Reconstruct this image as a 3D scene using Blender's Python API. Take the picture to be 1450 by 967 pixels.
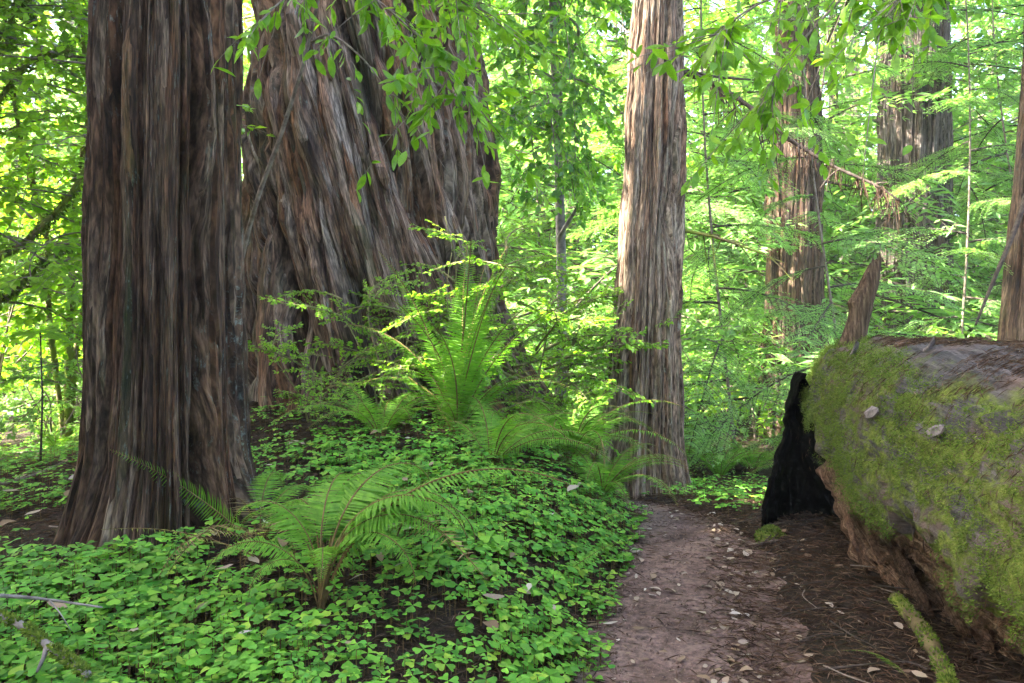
import bpy, math, random
import numpy as np
from mathutils import Matrix, Vector, Euler

R = math.radians
random.seed(7)
rng = np.random.default_rng(11)
scene = bpy.context.scene
for o in list(bpy.data.objects):
    bpy.data.objects.remove(o)

# ------------------------------------------------------------------ camera
CAMZ = 1.6
cam_d = bpy.data.cameras.new("camera")
cam_d.sensor_width = 36.0
cam_d.lens = 28.0
cam_d.shift_y = -0.030
cam_d.clip_end = 2000
cam = bpy.data.objects.new("camera", cam_d)
scene.collection.objects.link(cam)
cam.location = (0, 0, CAMZ)
cam.rotation_euler = (R(90), 0, 0)
scene.camera = cam

# ------------------------------------------------------------------ light
SUN_DIR = Vector((-0.70, -0.08, 0.69)).normalized()      # towards the sun
elev = math.asin(SUN_DIR.z)
azim = math.atan2(SUN_DIR.x, SUN_DIR.y)
world = bpy.data.worlds.new("World")
scene.world = world
world.use_nodes = True
wn = world.node_tree
wn.nodes.clear()
sky = wn.nodes.new("ShaderNodeTexSky")
sky.sky_type = 'NISHITA'
sky.sun_disc = False
sky.sun_elevation = elev
sky.sun_rotation = azim
sky.air_density = 0.7
sky.dust_density = 5.0
bg = wn.nodes.new("ShaderNodeBackground")
bg.inputs[1].default_value = 0.15
wo = wn.nodes.new("ShaderNodeOutputWorld")
wn.links.new(sky.outputs[0], bg.inputs[0])
wn.links.new(bg.outputs[0], wo.inputs[0])
sun_d = bpy.data.lights.new("sun", 'SUN')
sun_d.energy = 5.0
sun_d.angle = R(0.6)
sun_d.color = (1.0, 0.93, 0.80)
sun = bpy.data.objects.new("sun", sun_d)
scene.collection.objects.link(sun)
sun.location = (-20, -2, 30)
sun.rotation_euler = SUN_DIR.to_track_quat('Z', 'Y').to_euler()

scene.view_settings.view_transform = 'Standard'
scene.view_settings.look = 'None'
scene.view_settings.gamma = 1.0
scene.view_settings.use_curve_mapping = False
scene.view_settings.exposure = 4.0
cy = scene.cycles
cy.max_bounces = 5
cy.diffuse_bounces = 3
cy.glossy_bounces = 2
cy.transmission_bounces = 3
cy.volume_bounces = 1
cy.sample_clamp_indirect = 0.6
cy.sample_clamp_direct = 0.6
cy.use_denoising = True
cy.use_adaptive_sampling = True
cy.adaptive_threshold = 0.02

# ------------------------------------------------------------------ numpy helpers
def _h(ix, iy, seed):
    n = (ix.astype(np.int64) * 374761393 + iy.astype(np.int64) * 668265263 + seed * 974634551) & 0x7fffffff
    n = ((n ^ (n >> 13)) * 1274126177) & 0x7fffffff
    n = (n ^ (n >> 16)) & 0x7fffffff
    n = (n * 1103515245 + 12345) & 0x7fffffff
    return (n >> 8).astype(np.float64) / float(0x7fffff)

def gn(u, v, seed=0, pu=None):
    """2-D gradient noise about -1..1; periodic in u when pu is given"""
    u = np.asarray(u, float); v = np.asarray(v, float)
    u, v = np.broadcast_arrays(u, v)
    iu = np.floor(u); iv = np.floor(v)
    fu = u - iu; fv = v - iv
    iu = iu.astype(np.int64); iv = iv.astype(np.int64)
    su = fu * fu * fu * (fu * (fu * 6 - 15) + 10); sv = fv * fv * fv * (fv * (fv * 6 - 15) + 10)
    def g(du, dv):
        a = iu + du
        if pu: a = a % pu
        ang = _h(a, iv + dv, seed) * 6.28318
        return np.cos(ang) * (fu - du) + np.sin(ang) * (fv - dv)
    a = g(0, 0) * (1 - su) + g(1, 0) * su
    b = g(0, 1) * (1 - su) + g(1, 1) * su
    return (a * (1 - sv) + b * sv) * 1.5

def sstep(a, b, x):
    t = np.clip((np.asarray(x, float) - a) / (b - a), 0, 1)
    return t * t * (3 - 2 * t)

def mesh_np(name, V, F, mats=(), smooth=True, uv=None, mi=None):
    """F: (n,3) or (n,4) int array or a list of such arrays"""
    Fs = F if isinstance(F, list) else [F]
    Fs = [np.asarray(f, np.int32) for f in Fs if len(f)]
    me = bpy.data.meshes.new(name)
    V = np.asarray(V, np.float32)
    loops = np.concatenate([f.ravel() for f in Fs])
    tot = np.concatenate([np.full(len(f), f.shape[1], np.int32) for f in Fs])
    start = np.concatenate([[0], np.cumsum(tot)[:-1]]).astype(np.int32)
    me.vertices.add(len(V)); me.vertices.foreach_set("co", V.ravel())
    me.loops.add(len(loops)); me.loops.foreach_set("vertex_index", loops)
    me.polygons.add(len(tot)); me.polygons.foreach_set("loop_start", start)
    me.polygons.foreach_set("loop_total", tot)
    me.polygons.foreach_set("use_smooth", np.full(len(tot), smooth, bool))
    for m in mats: me.materials.append(m)
    if mi is not None: me.polygons.foreach_set("material_index", np.asarray(mi, np.int32))
    if uv is not None:
        l = me.uv_layers.new(name="UVMap")
        l.data.foreach_set("uv", np.asarray(uv, np.float32)[loops].ravel())
    me.update(calc_edges=True)
    me.validate()
    return me

COL = scene.collection
def obj(name, me, parent=None, mat=None):
    if mat is not None and not me.materials: me.materials.append(mat)
    o = bpy.data.objects.new(name, me)
    COL.objects.link(o)
    if parent is not None: o.parent = parent
    return o

def thing(name, label, cat, loc=(0, 0, 0), rz=0.0, group=None, s=1.0):
    o = bpy.data.objects.new(name, None)
    o.empty_display_size = 0.1
    COL.objects.link(o)
    o.location = loc; o.rotation_euler = (0, 0, rz); o.scale = (s, s, s)
    tag(o, label, cat, group)
    return o

def tag(o, label, cat, group=None):
    o["label"] = label; o["category"] = cat
    if group: o["group"] = group
    return o

def structure(o): o["kind"] = "structure"; return o
def stuff(o): o["kind"] = "stuff"; return o

class Acc:
    """collects pieces; all faces kept as lists by arity"""
    def __init__(s): s.V = []; s.F = {}; s.n = 0
    def add(s, V, F):
        V = np.asarray(V, float)
        for f in (F if isinstance(F, list) else [F]):
            f = np.asarray(f, int)
            if len(f): s.F.setdefault(f.shape[1], []).append(f + s.n)
        s.V.append(V); s.n += len(V)
    def mesh(s, name, mats=(), smooth=True):
        return mesh_np(name, np.concatenate(s.V), [np.concatenate(f) for f in s.F.values()], mats, smooth)

def tube(P, rad, n=6, cap=True):
    P = np.asarray(P, float); m = len(P)
    rad = np.broadcast_to(np.asarray(rad, float), (m,))
    T = np.gradient(P, axis=0); T /= np.linalg.norm(T, axis=1)[:, None] + 1e-9
    ref = np.array([0, 0, 1.0]) if abs(T[:, 2]).mean() < 0.8 else np.array([1.0, 0, 0])
    A = np.cross(T, ref); A /= np.linalg.norm(A, axis=1)[:, None] + 1e-9
    B = np.cross(T, A)
    th = np.arange(n) / n * 2 * math.pi
    V = P[:, None] + rad[:, None, None] * (np.cos(th)[None, :, None] * A[:, None] + np.sin(th)[None, :, None] * B[:, None])
    V = V.reshape(-1, 3)
    i = np.arange(m - 1)[:, None] * n; j = np.arange(n)[None]; k = (j + 1) % n
    F = np.stack([i + j, i + k, i + n + k, i + n + j], -1).reshape(-1, 4)
    if cap:
        c = len(V)
        V = np.concatenate([V, P[-1:], P[:1]])
        jj = np.arange(n); kk = (jj + 1) % n
        t1 = np.stack([(m - 1) * n + jj, (m - 1) * n + kk, np.full(n, c)], -1)
        t2 = np.stack([kk, jj, np.full(n, c + 1)], -1)
        return V, [F, np.concatenate([t1, t2])]
    return V, [F]

def smooth_path(K, m):
    """Catmull-Rom through knots K, m points"""
    K = np.asarray(K, float); n = len(K)
    E = np.concatenate([[2 * K[0] - K[1]], K, [2 * K[-1] - K[-2]]])
    t = np.linspace(0, n - 1 - 1e-6, m); i = t.astype(int); f = (t - i)[:, None]
    a, b, c, d = E[i], E[i + 1], E[i + 2], E[i + 3]
    return 0.5 * (2 * b + (c - a) * f + (2 * a - 5 * b + 4 * c - d) * f ** 2 + (3 * b - a - 3 * c + d) * f ** 3)

def frames(D, N):
    """rotation matrices (n,3,3): columns = direction, side, normal"""
    D = D / (np.linalg.norm(D, axis=1)[:, None] + 1e-9)
    S = np.cross(N, D); S /= np.linalg.norm(S, axis=1)[:, None] + 1e-9
    Z = np.cross(D, S)
    return np.stack([D, S, Z], -1)

def place(LV, LF, P, M, S):
    """n copies of leaf (LV,LF): positions P, rotations M, scales S -> V,F"""
    P = np.asarray(P, float); n = len(P); k = len(LV)
    S = np.broadcast_to(np.asarray(S, float), (n,))
    V = np.einsum('nij,kj->nki', M, LV) * S[:, None, None] + P[:, None]
    LF = np.asarray(LF)
    F = LF[None] + (np.arange(n) * k)[:, None, None]
    return V.reshape(-1, 3), F.reshape(-1, LF.shape[1])

# ------------------------------------------------------------------ materials
class NT:
    def __init__(s, name):
        s.m = bpy.data.materials.new(name); s.m.use_nodes = True
        s.t = s.m.node_tree; s.t.nodes.clear()
        s.out = s.n("ShaderNodeOutputMaterial")
    def n(s, t, **kw):
        x = s.t.nodes.new(t)
        for k, v in kw.items(): setattr(x, k, v)
        return x
    def l(s, a, b): s.t.links.new(a, b)
    def noise(s, vec, scale, detail=4, rough=0.55, dist=0.0):
        x = s.n("ShaderNodeTexNoise")
        x.inputs["Scale"].default_value = scale; x.inputs["Detail"].default_value = detail
        x.inputs["Roughness"].default_value = rough; x.inputs["Distortion"].default_value = dist
        if vec is not None: s.l(vec, x.inputs["Vector"])
        return x.outputs["Fac"]
    def mapping(s, vec, sc):
        x = s.n("ShaderNodeMapping"); x.inputs["Scale"].default_value = sc
        s.l(vec, x.inputs["Vector"]); return x.outputs[0]
    def ramp(s, fac, stops):
        x = s.n("ShaderNodeValToRGB"); e = x.color_ramp.elements
        while len(e) < len(stops): e.new(0.5)
        for i, (p, c) in enumerate(stops):
            e[i].position = p; e[i].color = (*c, 1) if len(c) == 3 else c
        s.l(fac, x.inputs[0]); return x.outputs[0]
    def mix(s, fac, a, b, blend='MIX'):
        x = s.n("ShaderNodeMix", data_type='RGBA', blend_type=blend)
        for sock, v in ((x.inputs[0], fac), (x.inputs[6], a), (x.inputs[7], b)):
            if isinstance(v, (int, float)): sock.default_value = v
            elif isinstance(v, tuple): sock.default_value = (*v, 1)
            else: s.l(v, sock)
        return x.outputs[2]
    def math(s, op, a, b=None, c=None):
        x = s.n("ShaderNodeMath", operation=op)
        for i, v in enumerate((a, b, c)):
            if v is None: continue
            if isinstance(v, (int, float)): x.inputs[i].default_value = v
            else: s.l(v, x.inputs[i])
        return x.outputs[0]
    def bump(s, h, strength=0.5, dist=0.02, normal=None):
        x = s.n("ShaderNodeBump"); x.inputs["Strength"].default_value = strength
        x.inputs["Distance"].default_value = dist; s.l(h, x.inputs["Height"])
        if normal is not None: s.l(normal, x.inputs["Normal"])
        return x.outputs[0]
    def principled(s, col, rough=0.9, normal=None, spec=0.25):
        x = s.n("ShaderNodeBsdfPrincipled")
        if isinstance(col, tuple): x.inputs["Base Color"].default_value = (*col, 1)
        else: s.l(col, x.inputs["Base Color"])
        if isinstance(rough, (int, float)): x.inputs["Roughness"].default_value = rough
        else: s.l(rough, x.inputs["Roughness"])
        x.inputs["Specular IOR Level"].default_value = spec
        if normal is not None: s.l(normal, x.inputs["Normal"])
        s.l(x.outputs[0], s.out.inputs["Surface"])
        return x

def leaf_mat(name, cols, trans=0.45, tcol=(1.25, 1.35, 0.6), rough=0.45, spec=0.35, gain=1.0):
    """cols: list of base colours picked per leaf"""
    t = NT(name)
    geo = t.n("ShaderNodeNewGeometry"); oi = t.n("ShaderNodeObjectInfo")
    tc = t.n("ShaderNodeTexCoord")
    r = t.math('FRACT', t.math('ADD', geo.outputs["Random Per Island"], t.math('MULTIPLY', oi.outputs["Random"], 3.7)))
    stops = [(i / max(1, len(cols) - 1), tuple(min(.9, q * gain) for q in c)) for i, c in enumerate(cols)]
    col = t.ramp(r, stops)
    nz = t.noise(tc.outputs["Object"], 30, 2)
    col = t.mix(1.0, col, t.ramp(nz, [(0.3, (0.7, 0.72, 0.7)), (0.7, (1.2, 1.15, 1.1))]), 'MULTIPLY')
    p = t.principled(col, rough, None, spec)
    tr = t.n("ShaderNodeBsdfTranslucent")
    t.l(t.mix(1.0, col, tcol, 'MULTIPLY'), tr.inputs["Color"])
    mx = t.n("ShaderNodeMixShader"); mx.inputs[0].default_value = trans
    t.l(p.outputs[0], mx.inputs[1]); t.l(tr.outputs[0], mx.inputs[2])
    t.l(mx.outputs[0], t.out.inputs["Surface"])
    return t.m

def bark_mat(name, c_dark, c_mid, c_light, c_red, algae=None, lichen=None, su=9.0, sv=0.55, bump=0.6, lich_u=None):
    t = NT(name)
    uv = t.n("ShaderNodeUVMap").outputs[0]
    tc = t.n("ShaderNodeTexCoord").outputs["Object"]
    v1 = t.mapping(uv, (su, sv, 1))
    v2 = t.mapping(uv, (su * 7, sv * 5, 1))
    v3 = t.mapping(uv, (su * 22, sv * 14, 1))
    n1 = t.noise(v1, 1.0, 5, 0.62, 0.0)
    n2 = t.noise(v2, 1.0, 5, 0.7, 0.0)
    n3 = t.noise(v3, 1.0, 2, 0.6)
    col = t.ramp(n1, [(0.34, c_dark), (0.47, c_mid), (0.62, c_light)])
    red = t.ramp(t.noise(t.mapping(uv, (su * .45, sv * .6, 1)), 1.0, 3, 0.6), [(0.48, (0, 0, 0)), (0.66, (1, 1, 1))])
    col = t.mix(t.math('MULTIPLY', red, 0.75), col, c_red)
    col = t.mix(1.0, col, t.ramp(n2, [(0.38, (0.34, 0.31, 0.30)), (0.62, (1.6, 1.6, 1.6))]), 'MULTIPLY')
    col = t.mix(1.0, col, t.ramp(n3, [(0.40, (0.5, 0.5, 0.5)), (0.60, (1.5, 1.5, 1.5))]), 'MULTIPLY')
    if algae:
        a = t.noise(t.mapping(uv, (2.2, 0.35, 1)), 1.0, 4, 0.6, 0.5)
        a = t.math('MULTIPLY', t.ramp(a, [(0.55, (0, 0, 0)), (0.72, (1, 1, 1))]), n2)
        col = t.mix(t.math('MULTIPLY', a, algae[1]), col, algae[0])
    if lichen:
        a = t.noise(t.mapping(uv, (60, 6.0, 1)), 1.0, 5, 0.75, 0.0)
        b = t.noise(t.mapping(uv, (0.9, 0.25, 1)), 1.0, 2)
        a = t.math('MULTIPLY', t.ramp(a, [(0.57, (0, 0, 0)), (0.64, (1, 1, 1))]), t.ramp(b, [(0.5, (0, 0, 0)), (0.62, (1, 1, 1))]))
        col = t.mix(t.math('MULTIPLY', a, lichen[1]), col, lichen[0])
        if lich_u:
            s_ = t.n("ShaderNodeSeparateXYZ"); t.l(uv, s_.inputs[0])
            dd = t.math('ABSOLUTE', t.math('SUBTRACT', s_.outputs[0], lich_u[0]))
            w = t.ramp(t.math('DIVIDE', dd, lich_u[1]), [(0.0, (1, 1, 1)), (1.0, (0, 0, 0))])
            w = t.math('MULTIPLY', w, t.ramp(t.noise(t.mapping(uv, (6, 1.2, 1)), 1.0, 4, .6), [(0.42, (0, 0, 0)), (0.6, (1, 1, 1))]))
            a2 = t.noise(t.mapping(uv, (95, 16.0, 1)), 1.0, 4, 0.8, 0.0)
            a3 = t.math('MULTIPLY', t.ramp(a2, [(0.53, (0, 0, 0)), (0.62, (1, 1, 1))]), w)
            col = t.mix(t.math('MULTIPLY', a3, 0.85), col, lichen[0])
    h = t.math('ADD', t.math('MULTIPLY', n2, 1.0), t.math('MULTIPLY', n3, 0.5))
    nrm = t.bump(h, bump + .3, 0.025)
    t.principled(col, 0.88, nrm, 0.22)
    return t.m

M_BARK1 = bark_mat("bark_dark_redwood", (0.012, 0.0065, 0.004), (0.052, 0.030, 0.018), (0.13, 0.092, 0.062), (0.10, 0.044, 0.018),
                   algae=((0.045, 0.075, 0.02), 0.8), lichen=((0.24, 0.32, 0.28), 0.45), su=7, sv=0.5, lich_u=(2.06, 0.15))
M_BARK2 = bark_mat("bark_giant_redwood", (0.022, 0.013, 0.009), (0.085, 0.054, 0.037), (0.18, 0.148, 0.12), (0.14, 0.062, 0.026),
                   algae=((0.10, 0.14, 0.07), 0.5), lichen=((0.30, 0.37, 0.34), 0.55), su=4.5, sv=0.5)
M_BARK3 = bark_mat("bark_grey_redwood", (0.050, 0.032, 0.022), (0.145, 0.104, 0.073), (0.24, 0.195, 0.148), (0.17, 0.085, 0.045),
                   algae=((0.20, 0.24, 0.13), 0.5), lichen=((0.42, 0.47, 0.42), 0.4), su=9, sv=0.7)
M_BARK4 = bark_mat("bark_brown_redwood", (0.022, 0.014, 0.010), (0.065, 0.041, 0.028), (0.12, 0.088, 0.066), (0.10, 0.047, 0.024), su=8, sv=0.6)
M_BARK5 = bark_mat("bark_far_redwood", (0.03, 0.024, 0.021), (0.078, 0.062, 0.053), (0.135, 0.115, 0.105), (0.09, 0.054, 0.036), su=5, sv=0.4)

def simple_bark(name, c1, c2, scale=14, moss=None):
    t = NT(name); tc = t.n("ShaderNodeTexCoord").outputs["Object"]
    n = t.noise(tc, scale, 4)
    col = t.ramp(n, [(0.35, c1), (0.65, c2)])
    if moss:
        m = t.ramp(t.noise(tc, scale * .4, 4), [(0.42, (0, 0, 0)), (0.55, (1, 1, 1))])
        col = t.mix(m, col, moss)
    t.principled(col, 0.9, t.bump(t.noise(tc, scale * 4, 3), 0.6, 0.01), 0.2)
    return t.m
M_TWIG = simple_bark("twig_bark", (0.10, 0.075, 0.055), (0.22, 0.18, 0.15), 20)
M_TWIGG = simple_bark("green_twig", (0.10, 0.11, 0.04), (0.17, 0.15, 0.07), 20)
M_DEAD = simple_bark("dead_branch_bark", (0.028, 0.02, 0.016), (0.075, 0.058, 0.046), 18)
M_GREYWOOD = simple_bark("grey_dead_wood", (0.10, 0.088, 0.082), (0.23, 0.205, 0.195), 12)
M_MOSSBARK = simple_bark("mossy_bark", (0.08, 0.06, 0.03), (0.16, 0.13, 0.06), 9, moss=(0.16, 0.20, 0.03))
M_STALK = simple_bark("fern_stalk", (0.10, 0.06, 0.025), (0.16, 0.11, 0.04), 20)

M_SORREL = leaf_mat("sorrel_leaf", [(0.024, 0.080, 0.012), (0.050, 0.14, 0.016), (0.080, 0.20, 0.022), (0.050, 0.16, 0.026), (0.12, 0.25, 0.028), (0.036, 0.11, 0.020), (0.16, 0.25, 0.03)], 0.34, rough=.6, spec=.18, gain=1.9)
M_FERN = leaf_mat("fern_leaf", [(0.055, 0.145, 0.016), (0.10, 0.21, 0.024), (0.075, 0.17, 0.022)], 0.48, rough=0.5, spec=.2, gain=1.7)
M_FERND = leaf_mat("fern_leaf_dry", [(0.30, 0.20, 0.09), (0.24, 0.20, 0.06), (0.36, 0.26, 0.14)], 0.3, tcol=(1.1, 1.0, 0.7))
M_FERNY = leaf_mat("fern_leaf_yellowing", [(0.20, 0.24, 0.06), (0.28, 0.27, 0.10), (0.15, 0.22, 0.05)], 0.35)
M_LAUREL = leaf_mat("laurel_leaf", [(0.09, 0.20, 0.018), (0.14, 0.27, 0.022), (0.11, 0.23, 0.02), (0.18, 0.30, 0.025)], 0.55, tcol=(1.35, 1.45, 0.5), rough=0.35, gain=1.35)
M_LAURELD = leaf_mat("laurel_leaf_dark", [(0.035, 0.095, 0.018), (0.065, 0.145, 0.025), (0.09, 0.18, 0.022), (0.13, 0.22, 0.02)], 0.55, rough=0.3, spec=0.45, gain=2.0)
M_CONIF = leaf_mat("redwood_needles", [(0.075, 0.15, 0.045), (0.105, 0.20, 0.065), (0.135, 0.235, 0.075), (0.09, 0.17, 0.07)], 0.55, gain=2.1)  # desaturated: some of the distance haze is put into the needle colour
M_CONIFD = leaf_mat("canopy_needles", [(0.03, 0.08, 0.02), (0.05, 0.11, 0.025)], 0.25)
M_SHRUB = leaf_mat("shrub_leaf", [(0.085, 0.17, 0.045), (0.13, 0.23, 0.055), (0.11, 0.20, 0.07), (0.175, 0.265, 0.065)], 0.5, gain=1.8)  # leaf colour paled in the same way, to imitate hazy air
M_SHRUBY = leaf_mat("maple_leaf", [(0.11, 0.22, 0.02), (0.15, 0.27, 0.025), (0.09, 0.19, 0.02), (0.20, 0.30, 0.03)], 0.55, tcol=(1.3, 1.35, 0.45), gain=1.7)
M_HUCK = leaf_mat("huckleberry_leaf", [(0.11, 0.24, 0.02), (0.16, 0.31, 0.025), (0.08, 0.18, 0.03), (0.20, 0.34, 0.03)], 0.5, gain=1.4)
M_MOSS = leaf_mat("moss", [(0.075, 0.13, 0.018), (0.12, 0.175, 0.028), (0.038, 0.068, 0.012), (0.17, 0.215, 0.045), (0.06, 0.125, 0.022)], 0.3, rough=0.8, spec=0.1, gain=1.15)
M_NEEDLE = leaf_mat("dry_needles", [(0.03, 0.018, 0.012), (0.07, 0.038, 0.024), (0.12, 0.072, 0.048), (0.025, 0.015, 0.010), (0.20, 0.14, 0.10)], 0.1, rough=0.8, spec=0.15)
M_DRYLEAF = leaf_mat("dry_leaf", [(0.33, 0.26, 0.20), (0.17, 0.105, 0.06), (0.42, 0.36, 0.30), (0.24, 0.165, 0.095), (0.50, 0.46, 0.41), (0.13, 0.08, 0.05), (0.3, 0.22, 0.15)], 0.15, tcol=(1, .9, .7), rough=0.55)

def mat_ground():
    t = NT("forest_soil"); tc = t.n("ShaderNodeTexCoord").outputs["Object"]
    n1 = t.noise(tc, 1.1, 5); n2 = t.noise(tc, 22, 5, 0.65); n3 = t.noise(tc, 90, 3)
    col = t.ramp(n2, [(0.3, (0.012, 0.008, 0.006)), (0.55, (0.036, 0.023, 0.016)), (0.75, (0.085, 0.054, 0.038))])
    col = t.mix(t.ramp(n1, [(0.5, (0, 0, 0)), (0.7, (.5, .5, .5))]), col, (0.016, 0.022, 0.007))
    t.principled(col, 0.95, t.bump(t.math('ADD', n2, t.math('MULTIPLY', n3, .5)), 0.9, 0.04), 0.15)
    return t.m
def mat_path():
    t = NT("trodden_dirt"); tc = t.n("ShaderNodeTexCoord").outputs["Object"]
    n1 = t.noise(tc, 2.3, 5, 0.6); n2 = t.noise(tc, 30, 5, 0.7); n3 = t.noise(tc, 140, 3, 0.7)
    col = t.ramp(n1, [(0.3, (0.062, 0.040, 0.030)), (0.5, (0.155, 0.102, 0.084)), (0.72, (0.24, 0.168, 0.142))])
    col = t.mix(1.0, col, t.ramp(n2, [(0.32, (0.42, 0.42, 0.44)), (0.68, (1.5, 1.47, 1.43))]), 'MULTIPLY')
    col = t.mix(t.ramp(n3, [(0.66, (0, 0, 0)), (0.72, (.7, .7, .7))]), col, (0.36, 0.28, 0.24))
    t.principled(col, 0.93, t.bump(t.math('ADD', n2, t.math('MULTIPLY', n3, .6)), 0.8, 0.02), 0.2)
    return t.m
M_GROUND, M_PATH = mat_ground(), mat_path()

def mat_log():
    t = NT("mossy_log_bark"); tc = t.n("ShaderNodeTexCoord").outputs["Object"]
    uv = t.n("ShaderNodeUVMap").outputs[0]
    st = t.noise(t.mapping(uv, (1.2, 16, 1)), 1.6, 6, 0.72, 0.2)
    wood = t.ramp(st, [(0.3, (0.022, 0.019, 0.019)), (0.5, (0.068, 0.06, 0.06)), (0.72, (0.17, 0.15, 0.14))])
    wood = t.mix(t.ramp(t.noise(tc, 2.2, 3), [(0.5, (0, 0, 0)), (0.65, (.7, .7, .7))]), wood, (0.16, 0.105, 0.08))
    s_ = t.n("ShaderNodeSeparateXYZ"); t.l(uv, s_.inputs[0])
    # the moss grows on the flank, the trodden top stays bare
    thr = t.math('ADD', .22, t.math('MULTIPLY', .42, t.math('SMOOTH_MIN', 1.0, t.math('MULTIPLY', s_.outputs[0], .6), .2)))
    thr = t.math('ADD', thr, t.math('MULTIPLY', t.math('SUBTRACT', t.noise(tc, 5, 4), .5), .9))
    flank = t.ramp(t.math('MULTIPLY', t.math('SUBTRACT', s_.outputs[1], thr), 5.0), [(0.0, (0, 0, 0)), (1.0, (1, 1, 1))])
    mn = t.noise(t.mapping(uv, (1.5, 3, 1)), 2.3, 6, 0.68, 0.6)
    mm = t.math('MULTIPLY', t.ramp(mn, [(0.45, (0, 0, 0)), (0.53, (1, 1, 1))]), flank)
    mossc = t.ramp(t.noise(tc, 26, 4, 0.7), [(0.3, (0.035, 0.048, 0.010)), (0.52, (0.11, 0.14, 0.02)), (0.75, (0.22, 0.25, 0.05))])
    col = t.mix(mm, wood, mossc)
    h = t.math('ADD', t.math('MULTIPLY', t.noise(tc, 55, 4, 0.7), 1.0), t.math('MULTIPLY', st, .6))
    t.principled(col, 0.9, t.bump(h, 0.9, 0.03), 0.2)
    return t.m
M_LOG = mat_log()
def mat_rot():
    t = NT("rotten_wood"); uv = t.n("ShaderNodeUVMap").outputs[0]
    tc = t.n("ShaderNodeTexCoord").outputs["Object"]
    n1 = t.noise(t.mapping(uv, (2.5, 30, 1)), 1.0, 5, 0.65, 0.5); n2 = t.noise(tc, 40, 4, .7)
    col = t.ramp(n1, [(0.30, (0.05, 0.025, 0.015)), (0.5, (0.20, 0.115, 0.07)), (0.70, (0.46, 0.33, 0.23))])
    col = t.mix(1.0, col, t.ramp(n2, [(0.36, (.4, .4, .4)), (.64, (1.4, 1.4, 1.4))]), 'MULTIPLY')
    oi = t.n("ShaderNodeObjectInfo"); col = t.mix(1.0, col, t.ramp(oi.outputs["Random"], [(0, (.6, .57, .54)), (1, (1.3, 1.25, 1.2))]), 'MULTIPLY')
    t.principled(col, 0.9, t.bump(t.math('ADD', n1, n2), 1.0, 0.04), 0.2)
    return t.m
M_ROT = mat_rot()
def mat_char():
    t = NT("charcoal"); tc = t.n("ShaderNodeTexCoord").outputs["Object"]
    n = t.noise(tc, 24, 4)
    t.principled(t.ramp(n, [(0.3, (0.0012, 0.0012, 0.0012)), (0.7, (0.0035, 0.0032, 0.003))]), 0.95, t.bump(n, 0.8, 0.03), 0.04)
    return t.m
M_CHAR = mat_char()

# ------------------------------------------------------------------ terrain
PY = np.array([-8, 0, 2, 3.4, 4.4, 5.6, 6.5, 7.2, 8.0, 9.2, 11, 14, 20, 40.0])
PX = np.array([-.6, .15, .45, .69, .90, 1.27, 1.30, 1.08, .66, .36, .1, -.8, -3, -9.0])
def path_x(y): return np.interp(y, PY, PX)
PW = 0.43
def PWY(y): return .43 - .17 * sstep(5.4, 7.0, y)
def RW(y): return .72 + .28 * sstep(4.6, 6.2, y)
def path_z(y):
    y = np.asarray(y, float)
    return -0.11 * np.clip(y - 6.0, 0, 3.0) - 0.03 * np.clip(y - 9, 0, 10)
def H(x, y, carve=False):
    x = np.asarray(x, float); y = np.asarray(y, float)
    px = path_x(y)
    pw = PWY(y)
    sl = (px - pw) - x
    s = np.clip(sl, 0, None)
    near = sstep(2.4, 5.0, y)
    bank = 0.46 * (1 - np.exp(-(s / 0.42) ** 1.3)) * np.exp(-s / 3.0) * (0.35 + 0.65 * near) * (1 - 0.6 * sstep(9, 14, y))
    mound = 0.98 * np.exp(-(((x + 1.75) / 2.6) ** 2 + ((y - 9.3) / 3.0) ** 2)) * (1 - np.exp(-s / 0.5))
    sr = np.clip(x - (px + pw), 0, None)
    right = 0.10 * (1 - np.exp(-sr / 0.5)) * np.exp(-np.clip(y - 6, 0, 9) / 1.0)
    n = 0.05 * gn(x * .9, y * .9, 3) + 0.022 * gn(x * 3.1, y * 3.1, 4) + 0.25 * gn(x * .12, y * .12, 5) * sstep(10, 20, y)
    off = np.clip(np.where(x > px, RW(y), 1.0) * np.abs(x - px) / pw, 0, 1.6)
    z = path_z(y) + bank + mound + right + n * (0.25 + 0.75 * sstep(.7, 1.5, off))
    if carve: z = z - 0.06 * (1 - sstep(0.80, 1.15, off + 0.18 * gn(x * 4, y * 4, 9)))
    return z
def Hs(x, y): return float(H(x, y))

def axis_coords(fine0, fine1, step, far0, far1):
    a = list(np.arange(fine0, fine1 + 1e-6, step)); s = step
    v = fine1
    while v < far1: s *= 1.16; v += s; a.append(v)
    s = step; v = fine0; b = []
    while v > far0: s *= 1.16; v -= s; b.append(v)
    return np.array(b[::-1] + a)
gx = axis_coords(-5, 4.5, 0.05, -260, 260); gy = axis_coords(1.0, 10, 0.05, -60, 420)
XX, YY = np.meshgrid(gx, gy)
ZZ = H(XX, YY, True)
nx, ny = len(gx), len(gy)
I = (np.arange(ny - 1)[:, None] * nx + np.arange(nx - 1)[None]).ravel()
GF = np.stack([I, I + 1, I + nx + 1, I + nx], -1)
structure(obj("ground", mesh_np("ground", np.stack([XX, YY, ZZ], -1).reshape(-1, 3), GF, [M_GROUND])))
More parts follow.
